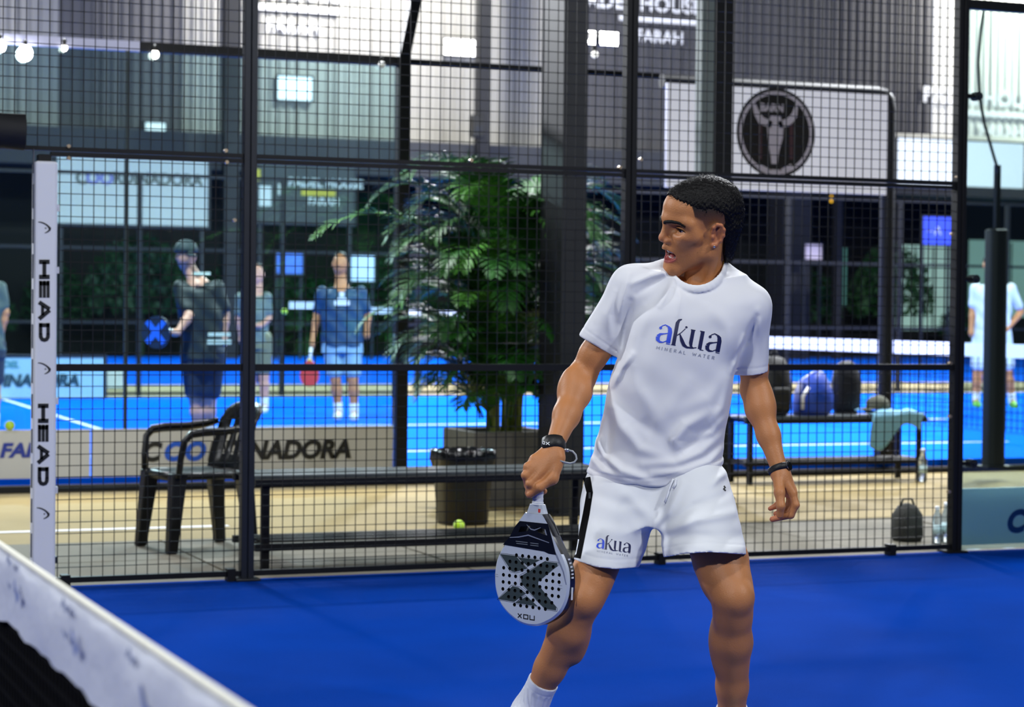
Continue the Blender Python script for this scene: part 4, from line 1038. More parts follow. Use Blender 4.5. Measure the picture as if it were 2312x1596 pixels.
# maker's letters, upside down as the racket hangs
for gl in ([[(326, 1420), (354, 1452)], [(354, 1420), (326, 1452)]], [[(369, 1423), (400, 1423), (400, 1452), (369, 1452), (369, 1420)]], [[(415, 1420), (415, 1453), (447, 1453), (447, 1420)]]):
    b = MB()
    for st in gl: b.stroke2([cr(*a) for a in st], .0032, TH+.0003)
    b.build('lettering', INK, R0)
for x0, y0 in ((150, 1150), (152, 1165), (622, 1170), (622, 1190)):
    b = MB(); b.stroke2([cr(x0, y0), cr(x0+26, y0+2)], .0012, TH+.0003); b.build('print_line', GT, R0)
# side lettering marks on the frame
for v0, x0 in ((.150, .1312), (.160, .1303), (.170, .1287), (.180, .1255), (.190, .1215), (.200, .1165)):
    b = MB(); b.cbox((x0-.0004, v0, .002), (.0022, .0045, .008)); b.build('side_mark', PRW, R0)
b = MB(); b.cbox((.1306, .105, .001), (.002, .035, .006)); b.build('side_mark', PRW, R0)
# collar, grip
b = MB(); prof = [(.316, .031, .0165), (.330, .026, .0155), (.345, .0205, .0150)]
for v, hx, hz in prof: b.v += [(-hx, v, hz*.6), (-hx*.7, v, hz), (hx*.7, v, hz), (hx, v, hz*.6), (hx, v, -hz*.6), (hx*.7, v, -hz), (-hx*.7, v, -hz), (-hx, v, -hz*.6)]
for r in range(2):
    for i in range(8): j = (i+1) % 8; b.f.append((r*8+i, r*8+j, r*8+8+j, r*8+8+i))
b.f.append(tuple(range(7, -1, -1))); b.f.append(tuple(range(16, 24))); smooth_angle(b.build('collar', RW, R0), 35)
b = MB(); b.box(.014, .021, .324, .334, .0155, .0170); b.build('red_tag', mat('red label', '#c4372e', .5), R0)
GRIP = mat('white overgrip', '#d6dae2', .7, 0, .05, 40, .2, 400)
b = MB(); pts = []; rr = []
for i in range(80): v = .344+.112*i/79; pts.append((0, v, 0)); rr.append(.0168+.0012*((v*55) % 1)+.002*(v < .352))
b.tube(pts, rr, 16, flat=.88); smooth_angle(b.build('grip', GRIP, R0), 60)
b = MB(); b.tube([(0, .455, 0), (0, .462, 0)], [.0185, .0165], 16); b.build('butt_cap', RW, R0)
bpy.data.objects.remove(cob)
# ================================================================== THINGS ON THE WALKWAY
PLAST = mat('black moulded plastic', '#08090a', .38, 0, .15, 25, .05, 300)
# ---- armchair
ch = thing('plastic_armchair', (2.70, 11.22, 0), 'black moulded plastic armchair behind the mesh fence, left of the bench', 'chair', math.radians(190))
m = MB(); sv = []
nx, ny = 9, 9
for i in range(nx):
    for j in range(ny):
        x = -.20+.42*i/(nx-1); y = -.215+.43*j/(ny-1); sv.append((x, y*(1-.08*(1-i/(nx-1))), .425-.018*math.sin(math.pi*j/(ny-1))*math.sin(math.pi*i/(nx-1))+.006*(i/(nx-1))**6*-3))
f1 = [(i*ny+j, (i+1)*ny+j, (i+1)*ny+j+1, i*ny+j+1) for i in range(nx-1) for j in range(ny-1)]
m.add(sv, f1); o = m.build('seat', PLAST, ch, smooth=True); sd = o.modifiers.new('solid', 'SOLIDIFY'); sd.thickness = .03; sd.offset = -1
m = MB(); m.tube([(.21, -.2, .405), (.21, .2, .405)], .02, 8); m.tube([(-.2, -.21, .405), (.21, -.21, .405)], .02, 8); m.tube([(-.2, .21, .405), (.21, .21, .405)], .02, 8); m.build('seat_rim', PLAST, ch, smooth=True)
for sx, sy in ((1, 1), (1, -1), (-1, 1), (-1, -1)):
    m = MB(); x0 = .19*sx; y0 = .19*sy; xb = x0+.045*sx; yb = y0+.025*sy; t0, t1 = .042, .028
    v = [(x0-t0, y0-t0, .42), (x0+t0, y0-t0, .42), (x0+t0, y0+t0, .42), (x0-t0, y0+t0, .42), (xb-t1, yb-t1, 0), (xb+t1, yb-t1, 0), (xb+t1, yb+t1, 0), (xb-t1, yb+t1, 0)]
    m.add(v, [(0, 1, 2, 3), (7, 6, 5, 4), (4, 5, 1, 0), (5, 6, 2, 1), (6, 7, 3, 2), (7, 4, 0, 3)]); m.build('leg', PLAST, ch, bevel=.008)
for sy in (1, -1):
    m = MB(); pts = [(.205, .235*sy, .40), (.20, .25*sy, .50), (.185, .262*sy, .595), (.15, .268*sy, .632), (.08, .268*sy, .642), (-.05, .262*sy, .645), (-.17, .245*sy, .66), (-.225, .22*sy, .68)]
    m.tube(pts, [.026, .026, .028, .032, .033, .031, .028, .024], 10, flat=.62); m.build('armrest', PLAST, ch, smooth=True)
m = MB(); bv = []; nz, nw = 9, 13
for i in range(nz):
    z = .40+.39*i/(nz-1)
    for j in range(nw):
        u = -1+2*j/(nw-1); wid = .215+.012*math.sin(i/(nz-1)*3); zz = z-(.05*abs(u)**4 if i == nz-1 else .03*abs(u)**4 if i == nz-2 else 0)
        bv.append((-.20-.12*i/(nz-1)+.05*abs(u)**2, u*wid, zz))
fb = [(i*nw+j, i*nw+j+1, (i+1)*nw+j+1, (i+1)*nw+j) for i in range(nz-1) for j in range(nw-1) if not (2 <= i <= 5 and j in (2, 4, 7, 9))]
m.add(bv, fb); o = m.build('backrest', PLAST, ch, smooth=True); sd = o.modifiers.new('solid', 'SOLIDIFY'); sd.thickness = .014
# ---- benches
BTOP = mat('dark composite board', '#474d4f', .4, 0, .25, 14, .05, 90)
def bench(loc, rz, ln, dp, hs, label, shelf=.12, slim=.04):
    b = thing('bench', loc, label, 'bench', rz, 'benches on the walkway')
    for sx in (-1, 1):
        for sy in (-1, 1):
            m = MB(); x = sx*(ln/2-.06); y = sy*(dp/2-slim/2); m.box(x-slim/2, x+slim/2, y-slim/2, y+slim/2, 0, hs-.02); m.build('leg', BLACK, b, bevel=.003)
    for z, nm in ((hs-.035, 'seat_rail'), (shelf, 'shelf_rail')):
        for sy in (-1, 1):
            m = MB(); m.box(-ln/2, ln/2, sy*(dp/2)-slim/2, sy*(dp/2)+slim/2, z-.018, z+.018); m.build(nm, BLACK, b, bevel=.003)
        for sx in (-1, 1):
            m = MB(); m.box(sx*(ln/2-.06)-.02, sx*(ln/2-.06)+.02, -dp/2, dp/2, z-.015, z+.015); m.build(nm, BLACK, b)
    nsl = 3
    for k in range(nsl):
        y0 = -dp/2+.012+k*(dp-.01)/nsl; m = MB(); m.box(-ln/2, ln/2, y0, y0+(dp-.01)/nsl-.012, hs-.018, hs); m.build('seat_board', BTOP, b, bevel=.003)
    for k in range(5):
        y0 = -dp/2+.05+k*(dp-.08)/5; m = MB(); m.box(-ln/2+.05, ln/2-.05, y0, y0+.03, shelf+.016, shelf+.026); m.build('shelf_slat', BLACK, b)
    return b
bench((3.70, 10.30, 0), 0, 1.96, .42, .475, 'long black metal bench with slatted shelf behind the fence, beside the armchair')
p = onZ(1668, 1092); q = onZ(2058, 1084)
bench(((p[0]+q[0])/2+.02, 14.28, 0), 0, 1.62, .34, .52, 'narrow black bench holding bags and a towel by the far court', .16, .035)
B2X = (p[0]+q[0])/2+.02
# ---- bin with bag
b = thing('waste_bin', (4.55, 12.02, 0), 'black waste bin lined with a plastic bag, in front of the planter', 'bin')
m = MB(); m.lathe([(.135, 0), (.14, .01), (.168, .41), (.172, .44), (.16, .44), (.13, .02)], 32, sq=4); smooth_angle(m.build('body', PLAST, b), 40)
m = MB(); pr = []
for i in range(7):
    rr = [.166, .176, .182, .180, .176, .166, .14][i]; zz = [.34, .36, .40, .445, .455, .452, .40][i]; pr.append((rr, zz))
m.lathe(pr, 48, sq=4)
m.v = [(x*(1+.03*math.sin(k*2.3)), y*(1+.03*math.sin(k*1.7)), z+.008*math.sin(k*1.9)) for k, (x, y, z) in enumerate(m.v)]
m.build('bin_liner', mat('black plastic film', '#0b0c0e', .18, 0, .1, 30, .4, 40), b, smooth=True)
# ---- balls
BALL = mat('tennis ball felt', '#b6df24', .85, 0, .1, 60, .3, 300, sheen=.3); SEAM = mat('ball seam', '#e2ead0', .8)
def ball(loc, label):
    t = thing('tennis_ball', loc, label, 'ball', group='tennis balls'); m = MB(); m.sphere((0, 0, 0), .0335, 20, 14); m.build('felt', BALL, t, smooth=True)
    m = MB(); pts = []
    for i in range(41):
        a = 2*math.pi*i/40; v = Vector((math.cos(a)+.35*math.cos(3*a), math.sin(a)-.35*math.sin(3*a), 1.1*math.sin(2*a))).normalized()*.0332; pts.append(v)
    m.tube(pts, .0014, 5); m.build('seam', SEAM, t, smooth=True); return t
q = onZ(1036, 1199); ball((q[0], q[1], .0335), 'yellow green tennis ball on the floor in front of the black bin')
q = onY(22, 972, Y2-.05); ball((q[0], q[1], .472), 'yellow green tennis ball resting on the white banner at the left edge')
q = onY(642, 703, 22.5); ball(tuple(q), 'tennis ball in mid air beside the man in the navy shirt')
# ---- planter and palm
CONC = mat('planter concrete', '#5f5d57', .85, 0, .3, 5, .3, 60)
pc = Vector((5.28, 13.25, 0))
pl = thing('planter', pc, 'square grey concrete planter holding the palm', 'planter')
m = MB(); hw = .30
m.box(-hw, hw, -hw, -hw+.05, 0, .50); m.box(-hw, hw, hw-.05, hw, 0, .50); m.box(-hw, -hw+.05, -hw+.05, hw-.05, 0, .50); m.box(hw-.05, hw, -hw+.05, hw-.05, 0, .50); m.box(-hw+.05, hw-.05, -hw+.05, hw-.05, 0, .42); m.build('trough', CONC, pl, bevel=.006)
m = MB(); m.box(-hw+.05, hw-.05, -hw+.05, hw-.05, .42, .45); m.build('soil', mat('dark soil', '#1c150f', .95, 0, .4, 30, .6, 50), pl)
palm = thing('potted_palm', pc+Vector((0, 0, .45)), 'tall leafy green palm with arching fronds in the concrete planter', 'plant')
LEAF = mat('palm leaf green', '#1e5415', .52, 0, .4, 6, spec=.35); LEAF2 = mat('palm leaf light green', '#447f28', .52, 0, .3, 6, spec=.35); STEM = mat('palm stem', '#6e7a2c', .6, 0, .3, 8)
rnd = random.Random(5)
def frond(base, az, ln, rise, droop, leafm, nleaf=38, ll=.27):
    # arching rachis in the vertical plane of azimuth az
    dx, dy = math.cos(az), math.sin(az); pts = []; N_ = 24
    ang = rise; p = Vector(base); step = ln/N_
    for i in range(N_+1):
        pts.append(p.copy()); p = p+Vector((dx*math.cos(ang), dy*math.cos(ang), math.sin(ang)))*step; ang -= droop/N_*(.25+1.5*i/N_)
    m = MB(); m.tube(pts, [.008*(1-.8*i/N_) for i in range(N_+1)], 5)
    for k in range(nleaf):
        t = .20+.79*k/(nleaf-1); fi = t*N_; i = min(N_-1, int(fi)); q = pts[i].lerp(pts[i+1], fi-i); d = (pts[i+1]-pts[i]).normalized()
        side = d.cross(Vector((0, 0, 1))).normalized(); upv = side.cross(d)
        L0 = ll*(math.sin(math.pi*(.18+.78*t))**.7)*rnd.uniform(.8, 1.15)
        for sg in (1, -1):
            out = (side*sg*.75+d*.75+upv*rnd.uniform(.1, .45)).normalized(); a = q.copy(); w = .0075; vv = []; seg = 4
            for s_ in range(seg+1):
                u = s_/seg; ww = w*(math.sin(math.pi*(.12+.85*u)))*.9+.0006; nn = out.cross(upv).normalized()
                vv += [a+nn*ww, a-nn*ww]; out = (out+Vector((0, 0, -.24*u-.06))).normalized(); a = a+out*L0/seg
            m.add(vv, [(2*s_, 2*s_+1, 2*s_+3, 2*s_+2) for s_ in range(seg)])
    return m.build('frond', [leafm], palm, smooth=True)
for i in range(14):
    a = rnd.uniform(0, 6.28); r = rnd.uniform(.03, .15); h = rnd.uniform(.6, 1.2); m = MB(); pts = [(r*math.cos(a)*(1+.5*t*t), r*math.sin(a)*(1+.5*t*t), h*t) for t in (0, .25, .5, .75, 1)]
    m.tube(pts, [.018, .016, .014, .012, .010], 7); m.build('stem', STEM, palm, smooth=True)
azL = math.pi
for i in range(18):
    a = rnd.uniform(2.4, 6.6); frond((.14*math.cos(a), .14*math.sin(a), rnd.uniform(.02, .35)), a, rnd.uniform(.55, .85), rnd.uniform(1.05, 1.4), rnd.uniform(2.0, 3.0), LEAF, 40, rnd.uniform(.20, .27))
for i in range(66):
    a = rnd.uniform(0, 2*math.pi); hb = rnd.uniform(.25, 1.30); rise = rnd.uniform(1.05, 1.5); ln = rnd.uniform(.65, 1.1)*(1.0 if hb > .5 else 1.1)
    frond((.12*math.cos(a), .12*math.sin(a), hb), a, ln, rise, rnd.uniform(1.6, 2.9), LEAF if rnd.random() < .78 else LEAF2, 44, rnd.uniform(.20, .28))
for a, hb, ln, rise, dr, mm, ll in ((azL+.05, 1.0, 1.50, .82, 1.75, LEAF2, .24), (azL-.2, 1.0, 1.05, 1.25, 2.6, LEAF2, .30), (azL+.1, 1.25, 1.05, 1.50, 2.6, LEAF, .34), (azL-.3, 1.25, 1.0, 1.48, 2.3, LEAF2, .32), (-.2, 1.1, 1.1, 1.05, 2.3, LEAF2, .28), (.1, .9, 1.25, .8, 1.8, LEAF, .28), (azL+.3, .8, 1.0, .9, 2.3, LEAF, .28), (azL, .5, .9, .8, 2.4, LEAF, .26), (4.9, 1.1, .9, 1.3, 2.8, LEAF2, .30), (4.4, .7, .9, 1.2, 2.9, LEAF, .30), (5.3, .5, .9, 1.2, 2.9, LEAF, .28), (4.7, .3, .8, 1.1, 2.7, LEAF, .28), (azL-.1, .95, .95, 1.15, 2.5, LEAF, .30), (azL+.15, .75, .95, 1.05, 2.6, LEAF2, .30), (azL+.45, 1.05, .9, 1.3, 2.8, LEAF, .30), (azL-.45, .7, .9, 1.1, 2.7, LEAF, .30), (azL+.6, .55, .85, 1.0, 2.5, LEAF, .28), (azL+.8, .9, .9, 1.2, 2.7, LEAF2, .30), (azL-.05, 1.2, .9, 1.35, 2.9, LEAF, .32), (-.05, 1.2, 1.15, 1.2, 2.5, LEAF2, .30), (.0, .7, 1.1, 1.0, 2.4, LEAF, .30), (.25, 1.0, 1.1, 1.1, 2.4, LEAF2, .30), (-.3, .5, 1.0, 1.0, 2.3, LEAF, .28), (azL+.2, .35, .8, 1.0, 2.4, LEAF, .26)):
    frond((.05*math.cos(a), .05*math.sin(a), hb), a, ln, rise, dr, mm, 40, ll)
# ---- building columns between the courts
COLM = mat('charcoal painted steel column', '#17181c', .5, .2, .15, 3); COLG = mat('grey green painted column', '#5d6664', .6, 0, .1, 3)
p = onY(1270, 700, 12.3)
m = MB(); x0 = XCOL = p[0]; m.box(x0-.01, x0+.16, 12.30, 12.31, 0, 9); m.box(x0-.01, x0+.16, 12.65, 12.66, 0, 9); m.box(x0-.006, x0+.0, 12.31, 12.65, 0, 9); m.box(x0-.06, x0+.21, 12.25, 12.71, 0, .015)
tag(m.build('steel_column', COLM), 'wide dark steel column rising behind the palm', 'column')
p = onY(1583, 300, 12.9); q = onY(1611, 300, 12.9)
m = MB(); m.box(p[0], q[0], 12.9, 13.0, 0, 9); tag(m.build('steel_column', COLG, bevel=.006), 'slim pale grey green column above the player, in front of the round emblem sign', 'column')
p = onY(1613, 300, 13.0); q = onY(1662, 300, 13.0)
m = MB(); m.box(p[0]+.01, q[0], 13.05, 13.25, 0, 9); m.box(p[0]-.02, q[0]+.03, 13.0, 13.28, 0, .02); tag(m.build('steel_column', BLACK, bevel=.006), 'black column standing right behind the player', 'column')
# ---- twin flood lamp near the column
EMI = mat('lamp face', '#ffffff', .4, 0, 0, emit=(1., .98, .95), estr=22)
fl = thing('flood_lamp', tuple(onY(1352, 86, 13.4)), 'lit twin floodlight with a small round sensor below, upper centre', 'lamp')
for px0, px1 in ((-.105, -.015), (.0, .155)):
    m = MB(); m.box(px0, px1, 0, .04, -.055, .055); m.build('housing', BLACK, fl, bevel=.01); m = MB(); m.box(px0+.008, px1-.008, -.004, 0, -.047, .047); m.build('lamp_face', EMI, fl, bevel=.008)
m = MB(); m.sphere((-.03, 0, -.115), .026, 14, 10); m.build('sensor', mat('frosted dome', '#e9e9e4', .4, 0, 0, emit=(1, 1, .95), estr=.8), fl, smooth=True)
m = MB(); m.bar((-.03, .02, -.05), (-.03, .02, -.1), .02); m.bar((.02, .03, 0), (.02, .12, 0), .03); m.bar((.02, .12, 0), (XCOL+.08-fl.location.x, 12.5-fl.location.y, 0), .03); m.build('bracket', BLACK, fl)
# ---- items on and under the second bench
BZ = .52
bk = thing('backpack', (B2X-.47, 14.28, BZ), 'black backpack standing upright on the far bench behind the player', 'bag')
m = MB(); m.lathe([(.10, 0), (.135, .04), (.14, .22), (.125, .36), (.08, .44), (.02, .46)], 24, sq=3); m.v = [(x*.95, y*.75, z) for x, y, z in m.v]; smooth_angle(m.build('body', mat('black nylon', '#0c0d10', .6, 0, .2, 30, .2, 120), bk), 60)
m = MB(); m.box(-.08, .08, -.135, -.09, .05, .22); m.build('pocket', MATS['black nylon'], bk, bevel=.02)
m = MB(); m.tube([(-.03, 0, .45), (-.02, 0, .49), (.02, 0, .49), (.03, 0, .45)], .008, 8); m.build('carry_loop', MATS['black nylon'], bk, smooth=True)
sb = thing('sports_bag', (B2X-.14, 14.28, BZ), 'bright blue sports bag slumped on the far bench beside the backpack', 'bag')
m = MB(); m.lathe([(.13, 0), (.155, .05), (.15, .16), (.11, .27), (.05, .33), (.015, .35)], 24, sq=2.6)
m.v = [(x+.05*z/.35+.012*math.sin(z*40), y*.85, z) for x, y, z in m.v]; m.build('body', mat('blue nylon', '#0d3fae', .5, 0, .2, 12, .4, 25), sb, smooth=True)
m = MB(); m.tube([(-.13, -.1, .05), (-.14, -.12, .15), (-.09, -.12, .22)], .014, 8); m.build('strap', WHITE, sb, smooth=True)
sb = thing('sports_bag', (B2X+.26, 14.42, BZ), 'dark navy racket bag standing behind the towel on the far bench', 'bag')
m = MB(); m.lathe([(.09, 0), (.12, .05), (.125, .26), (.10, .38), (.03, .42)], 22, sq=3); m.v = [(x, y*.45, z) for x, y, z in m.v]; m.build('body', mat('navy nylon', '#10131f', .6, 0, .2, 20, .3, 60), sb, smooth=True)
cp = thing('baseball_cap', (B2X+.44, 14.24, BZ+.045), 'olive grey cap lying on the far bench next to the towel', 'cap')
m = MB(); m.lathe([(.092, .0), (.094, .03), (.083, .07), (.05, .098), (.01, .108)], 24); m.build('crown', mat('olive cotton', '#4f5245', .8, 0, .1, 30, .2, 200), cp, smooth=True)
m = MB(); m.add([(.05, -.08, .012), (.05, .08, .012), (.16, .05, .0), (.175, 0, .002), (.16, -.05, .0), (.05, -.08, .006), (.05, .08, .006), (.16, .05, -.005), (.175, 0, -.003), (.16, -.05, -.005)], [(0, 1, 2, 3, 4), (9, 8, 7, 6, 5), (0, 4, 9, 5), (4, 3, 8, 9), (3, 2, 7, 8), (2, 1, 6, 7)]); o = m.build('peak', MATS['olive cotton'], cp); o.rotation_euler = (0, 0, math.radians(200))
tw = MB(); nu, nv = 22, 16; tv = []
for i in range(nu):
    for j in range(nv):
        u = i/(nu-1); v = j/(nv-1); x = B2X+.30+.46*u; s_ = v*.50; y = 14.36-s_ if s_ < .26 else 14.095-.004*math.sin(u*9); z = BZ+.012+.016*math.sin(u*13+v*4)*math.sin(v*9+1)+.012 if s_ < .26 else BZ+.02-(s_-.26)*(1.1-.7*u+.25*math.sin(u*7))
        tv.append((x+.02*math.sin(v*5), y, z))
tw.add(tv, [(i*nv+j, (i+1)*nv+j, (i+1)*nv+j+1, i*nv+j+1) for i in range(nu-1) for j in range(nv-1)])
o = tw.build('towel', mat('pale blue towel', '#7fb4cf', .9, 0, .12, 20, .5, 150), smooth=True); sd = o.modifiers.new('solid', 'SOLIDIFY'); sd.thickness = .008; tag(o, 'pale blue towel draped over the end of the far bench', 'towel')
CLEAR = mat('clear plastic', '#dfe9ec', .08, 0, 0, trans=.85, spec=.6)
def bottle(loc, label, h=.26, tilt=0.):
    t = thing('water_bottle', loc, label, 'bottle', group='water bottles'); k = h/.26
    m = MB(); m.lathe([(.028*k, 0), (.033*k, .008*k), (.033*k, .15*k), (.030*k, .18*k), (.015*k, .225*k), (.0145*k, .24*k)], 20); m.build('body', CLEAR, t, smooth=True)
    m = MB(); m.lathe([(.016*k, .238*k), (.0165*k, .26*k), (.010*k, .262*k)], 16); m.build('cap', WHITE, t, smooth=True)
    m = MB(); m.lathe([(.0335*k, .07*k), (.0337*k, .13*k)], 20); m.build('wrapper', mat('bottle wrapper', '#b9d3d6', .4), t, smooth=True); t.rotation_euler = (tilt, 0, 0); return t
q = onZ(2083, 1088); bottle((q[0], q[1], 0), 'clear water bottle on the floor right of the far bench')
q = onZ(2121, 1238); bottle((6.775, 10.22, 0), 'clear water bottle by the fence post at the right, left one of the pair', .21)
bottle((6.85, 10.24, 0), 'clear water bottle by the fence post at the right, right one of the pair', .23)
bb = thing('bag', (6.69, 10.40, 0), 'small dark bag on the floor beside the fence post at the right', 'bag')
m = MB(); m.lathe([(.075, 0), (.085, .03), (.08, .15), (.05, .2), (.015, .215)], 22, sq=3); m.build('body', mat('charcoal canvas', '#23241f', .8, 0, .2, 20, .3, 60), bb, smooth=True)
m = MB(); m.tube([(-.05, 0, .19), (-.03, 0, .24), (.03, 0, .24), (.05, 0, .19)], .007, 8); m.build('handle', MATS['charcoal canvas'], bb, smooth=True)
# ================================================================== NEIGHBOURING COURT, NEAR SIDE
ng = thing('glass_wall', (2., Y2, Z2), 'glass wall of the neighbouring court with pale top rail and dark posts', 'glass wall')
LAV = mat('pale lavender rail', '#a9abc4', .4, .3, .05, 6); GL2 = glassmat('neighbour glass', '#dff0f2', .14, .965)
XE = float(onY(905, 600, Y2)[0]); ZR = 3.16
for k in range(6):
    x1 = XE-.05-k*2.03; m = MB(); m.box(x1-2.0-2., x1-2., -.006, .006, .03, ZR-Z2-.03); m.build('pane', GL2, ng)
m = MB(); m.box(XE-12.3-2, XE-2.98-2+1.0, -.03, .03, ZR-Z2-.04, ZR-Z2+.03); m.build('top_rail', LAV, ng)
m = MB(); m.box(XE-1.98-2, XE-2, -.03, .03, ZR-Z2-.04, ZR-Z2+.03); m.build('top_rail', BLACK, ng)
m = MB(); m.box(XE-.045-2, XE+.045-2, -.05, .05, -.02, ZR-Z2+.03); m.build('post', BLACK, ng)
m = MB(); m.bar((XE-2, 0, ZR-Z2), (XE+.15-2, .0, ZR-Z2+.75), .08); m.bar((XE+.15-2, .0, ZR-Z2+.75), (XE+.15-2, .0, 7), .09); m.build('brace', BLACK, ng)
for k in range(1, 5):
    m = MB(); x1 = XE-.035-k*2.03; m.box(x1-.012-2, x1+.012-2, -.02, .02, 0, ZR-Z2); m.build('joint', mat('dark seal', '#1f3338', .5), ng)
m = MB(); m.box(XE-2, 7.25-2, -.015, .015, ZR-Z2-.02, ZR-Z2+.02); m.build('tie_rail', BLACK, ng)
# low white banners on the glass
BANW = mat('grey white banner', '#c3c6c8', .5, 0, .05, 2); BBLUE = mat('deep blue print', '#263a9c', .5, 0, .05, 10)
xl = float(onY(885, 1030, Y2-.03)[0]); xm = float(onY(205, 1030, Y2-.03)[0])
b1 = thing('banner', (xm, Y2-.05, 0), 'low white banner with black and blue bold lettering on the neighbouring glass', 'banner')
m = MB(); m.box(0, xl-xm, 0, .012, .10, .44); m.build('sheet', BANW, b1)
q = onY(320, 1040, Y2-.05); coord_text(b1, q[0]-xm, q[2], .135, -.004, xs=1.0)
b2 = thing('banner', (xm-2.1, Y2-.05, 0), 'low white banner with blue lettering at the left edge behind the post cover', 'banner')
m = MB(); m.box(0, 2.09, 0, .012, .10, .44); m.build('sheet', BANW, b2)
q = onY(-2, 1032, Y2-.05); q2 = onY(146, 1032, Y2-.05)
place_text('lettering', 'FARA', .135, frameM((q[0]-xm+2.1, -.004, q[2]), (1, 0, 0), (0, 0, 1)), BBLUE, b2, bold=.006, shear=.22, xs=1.15)
# string bulbs
BULBE = mat('lit bulb glass', '#fff6e0', .3, 0, 0, emit=(1., .95, .85), estr=9); BULBB = mat('very bright lamp', '#ffffff', .3, 0, 0, emit=(1, 1, 1), estr=30); BULBO = mat('unlit bulb glass', '#cfd0cc', .1, 0, 0)
for px, py, mt, r, lb in ((350, 123, BULBE, .028, 'lit bulb hanging under the pale rail, upper left, nearest the fence post'), (145, 108, BULBE, .022, 'small lit bulb under the pale rail, upper left, between two others'), (57, 120, BULBB, .05, 'large dazzling bulb at the upper left'), (0, 104, BULBB, .04, 'dazzling bulb cut by the left picture edge'), (862, 146, BULBO, .026, 'unlit bulb under the dark rail, upper middle')):
    q = onY(px, py, Y2-.05); t = thing('light_bulb', tuple(q), lb, 'bulb', group='string bulbs'); m = MB(); m.sphere((0, 0, 0), r, 16, 10, (1, 1, 1.1)); m.build('glass', mt, t, smooth=True)
    m = MB(); m.lathe([(.013, r*.9), (.016, r+.03), (.008, r+.045)], 12); m.build('socket', PLAST, t, smooth=True)
# ---- sign frame with the emblem
xs0, xs1 = float(onY(1493, 300, Y2)[0]), float(onY(2006, 300, Y2)[0])
fr_ = thing('goal_frame', (xs1, Y2, Z2), 'dark rounded frame of the neighbouring cage around the emblem sign', 'frame')
m = MB(); zt = 3.12-Z2; m.tube([(0, 0, 0), (0, 0, zt-.12), (-.012, 0, zt-.05), (-.05, 0, zt-.012), (-.12, 0, zt), (xs0-xs1, 0, zt)], .06, 10); m.box(-.07, .07, -.05, .05, 0, .25); m.box(-.1, .1, -.08, .08, -.005, .02); smooth_angle(m.build('tube', BLACK, fr_), 50)
sg_ = thing('sign_board', (xs0, Y2-.09, 2.2), 'large white sign board with a round black bull skull emblem', 'sign')
SW = xs1-xs0-.07; m = MB(); m.box(.0, SW, 0, .02, .085, .90); m.build('panel', mat('white sign board', '#d7d8e4', .5, 0, .03, 3, emit=(.85, .87, 1.), estr=.30), sg_)  # unlit board; its emission stands in for floodlight falling on it
EMB = mat('emblem black', '#0d0b0c', .6, 0, .05, 10); EMW = mat('emblem pale', '#c5bfd0', .6, 0, .1, 10); EMP = mat('emblem dull rose', '#4c3038', .6, 0, .1, 10)
def sp(px, py): q = onY(px, py, Y2-.092); return (q[0]-xs0, q[2]-2.2)
def disc(cx, cy, rx_, ry_, z, m_, nm, r0=0.):
    b = MB(); c = sp(cx, cy); e = sp(cx+rx_, cy); t = sp(cx, cy-ry_); ax_, ay = e[0]-c[0], t[1]-c[1]; n = 64; v = []
    for i in range(n):
        a = 2*math.pi*i/n; v.append((c[0]+ax_*math.cos(a), -z, c[1]+ay*math.sin(a)))
    if r0 == 0: b.add(v, [tuple(range(n))])
    else:
        v += [(c[0]+ax_*r0*math.cos(2*math.pi*i/n), -z, c[1]+ay*r0*math.sin(2*math.pi*i/n)) for i in range(n)]; b.add(v, [(i, (i+1) % n, n+(i+1) % n, n+i) for i in range(n)])
    return b.build(nm, m_, sg_)
disc(1752, 300, 88, 101, .003, EMB, 'emblem_disc'); disc(1752, 300, 82, 94, .005, EMW, 'emblem_ring', .92)
def emb(pts, w, m_, nm, z=.006):
    b = MB(); c = [sp(*p_) for p_ in pts]; k = 1/293
    b.stroke2(c, [x*k for x in w] if hasattr(w, '__len__') else w*k, z, M=Matrix(((1, 0, 0, 0), (0, 0, -1, 0), (0, 1, 0, 0), (0, 0, 0, 1)))); b.build(nm, m_, sg_)
emb([(1751, 262), (1750, 285), (1750, 310), (1748, 335), (1748, 352), (1748, 370)], [26, 44, 40, 28, 20, 16], EMW, 'skull')
emb([(1742, 282), (1718, 272), (1708, 255), (1703, 238), (1700, 228)], [16, 18, 15, 9, 4], EMW, 'horn'); emb([(1758, 282), (1780, 276), (1793, 260), (1797, 242), (1798, 232)], [16, 18, 15, 9, 4], EMW, 'horn')
emb([(1716, 280), (1716, 360)], 8, EMP, 'emblem_bar'); emb([(1786, 280), (1786, 360)], 8, EMP, 'emblem_bar')
place_text('lettering', 'BARN', .085, frameM((sp(1716, 250)[0], -.007, sp(1716, 250)[1]), (1, 0, 0), (0, 0, 1)), EMW, sg_, bold=.004, xs=.95)
for a0, b0, a1, b1 in ((1712, 376, 1735, 388), (1740, 389, 1760, 390), (1765, 388, 1788, 376)): emb([(a0, b0), (a1, b1)], 14, EMW, 'emblem_band')
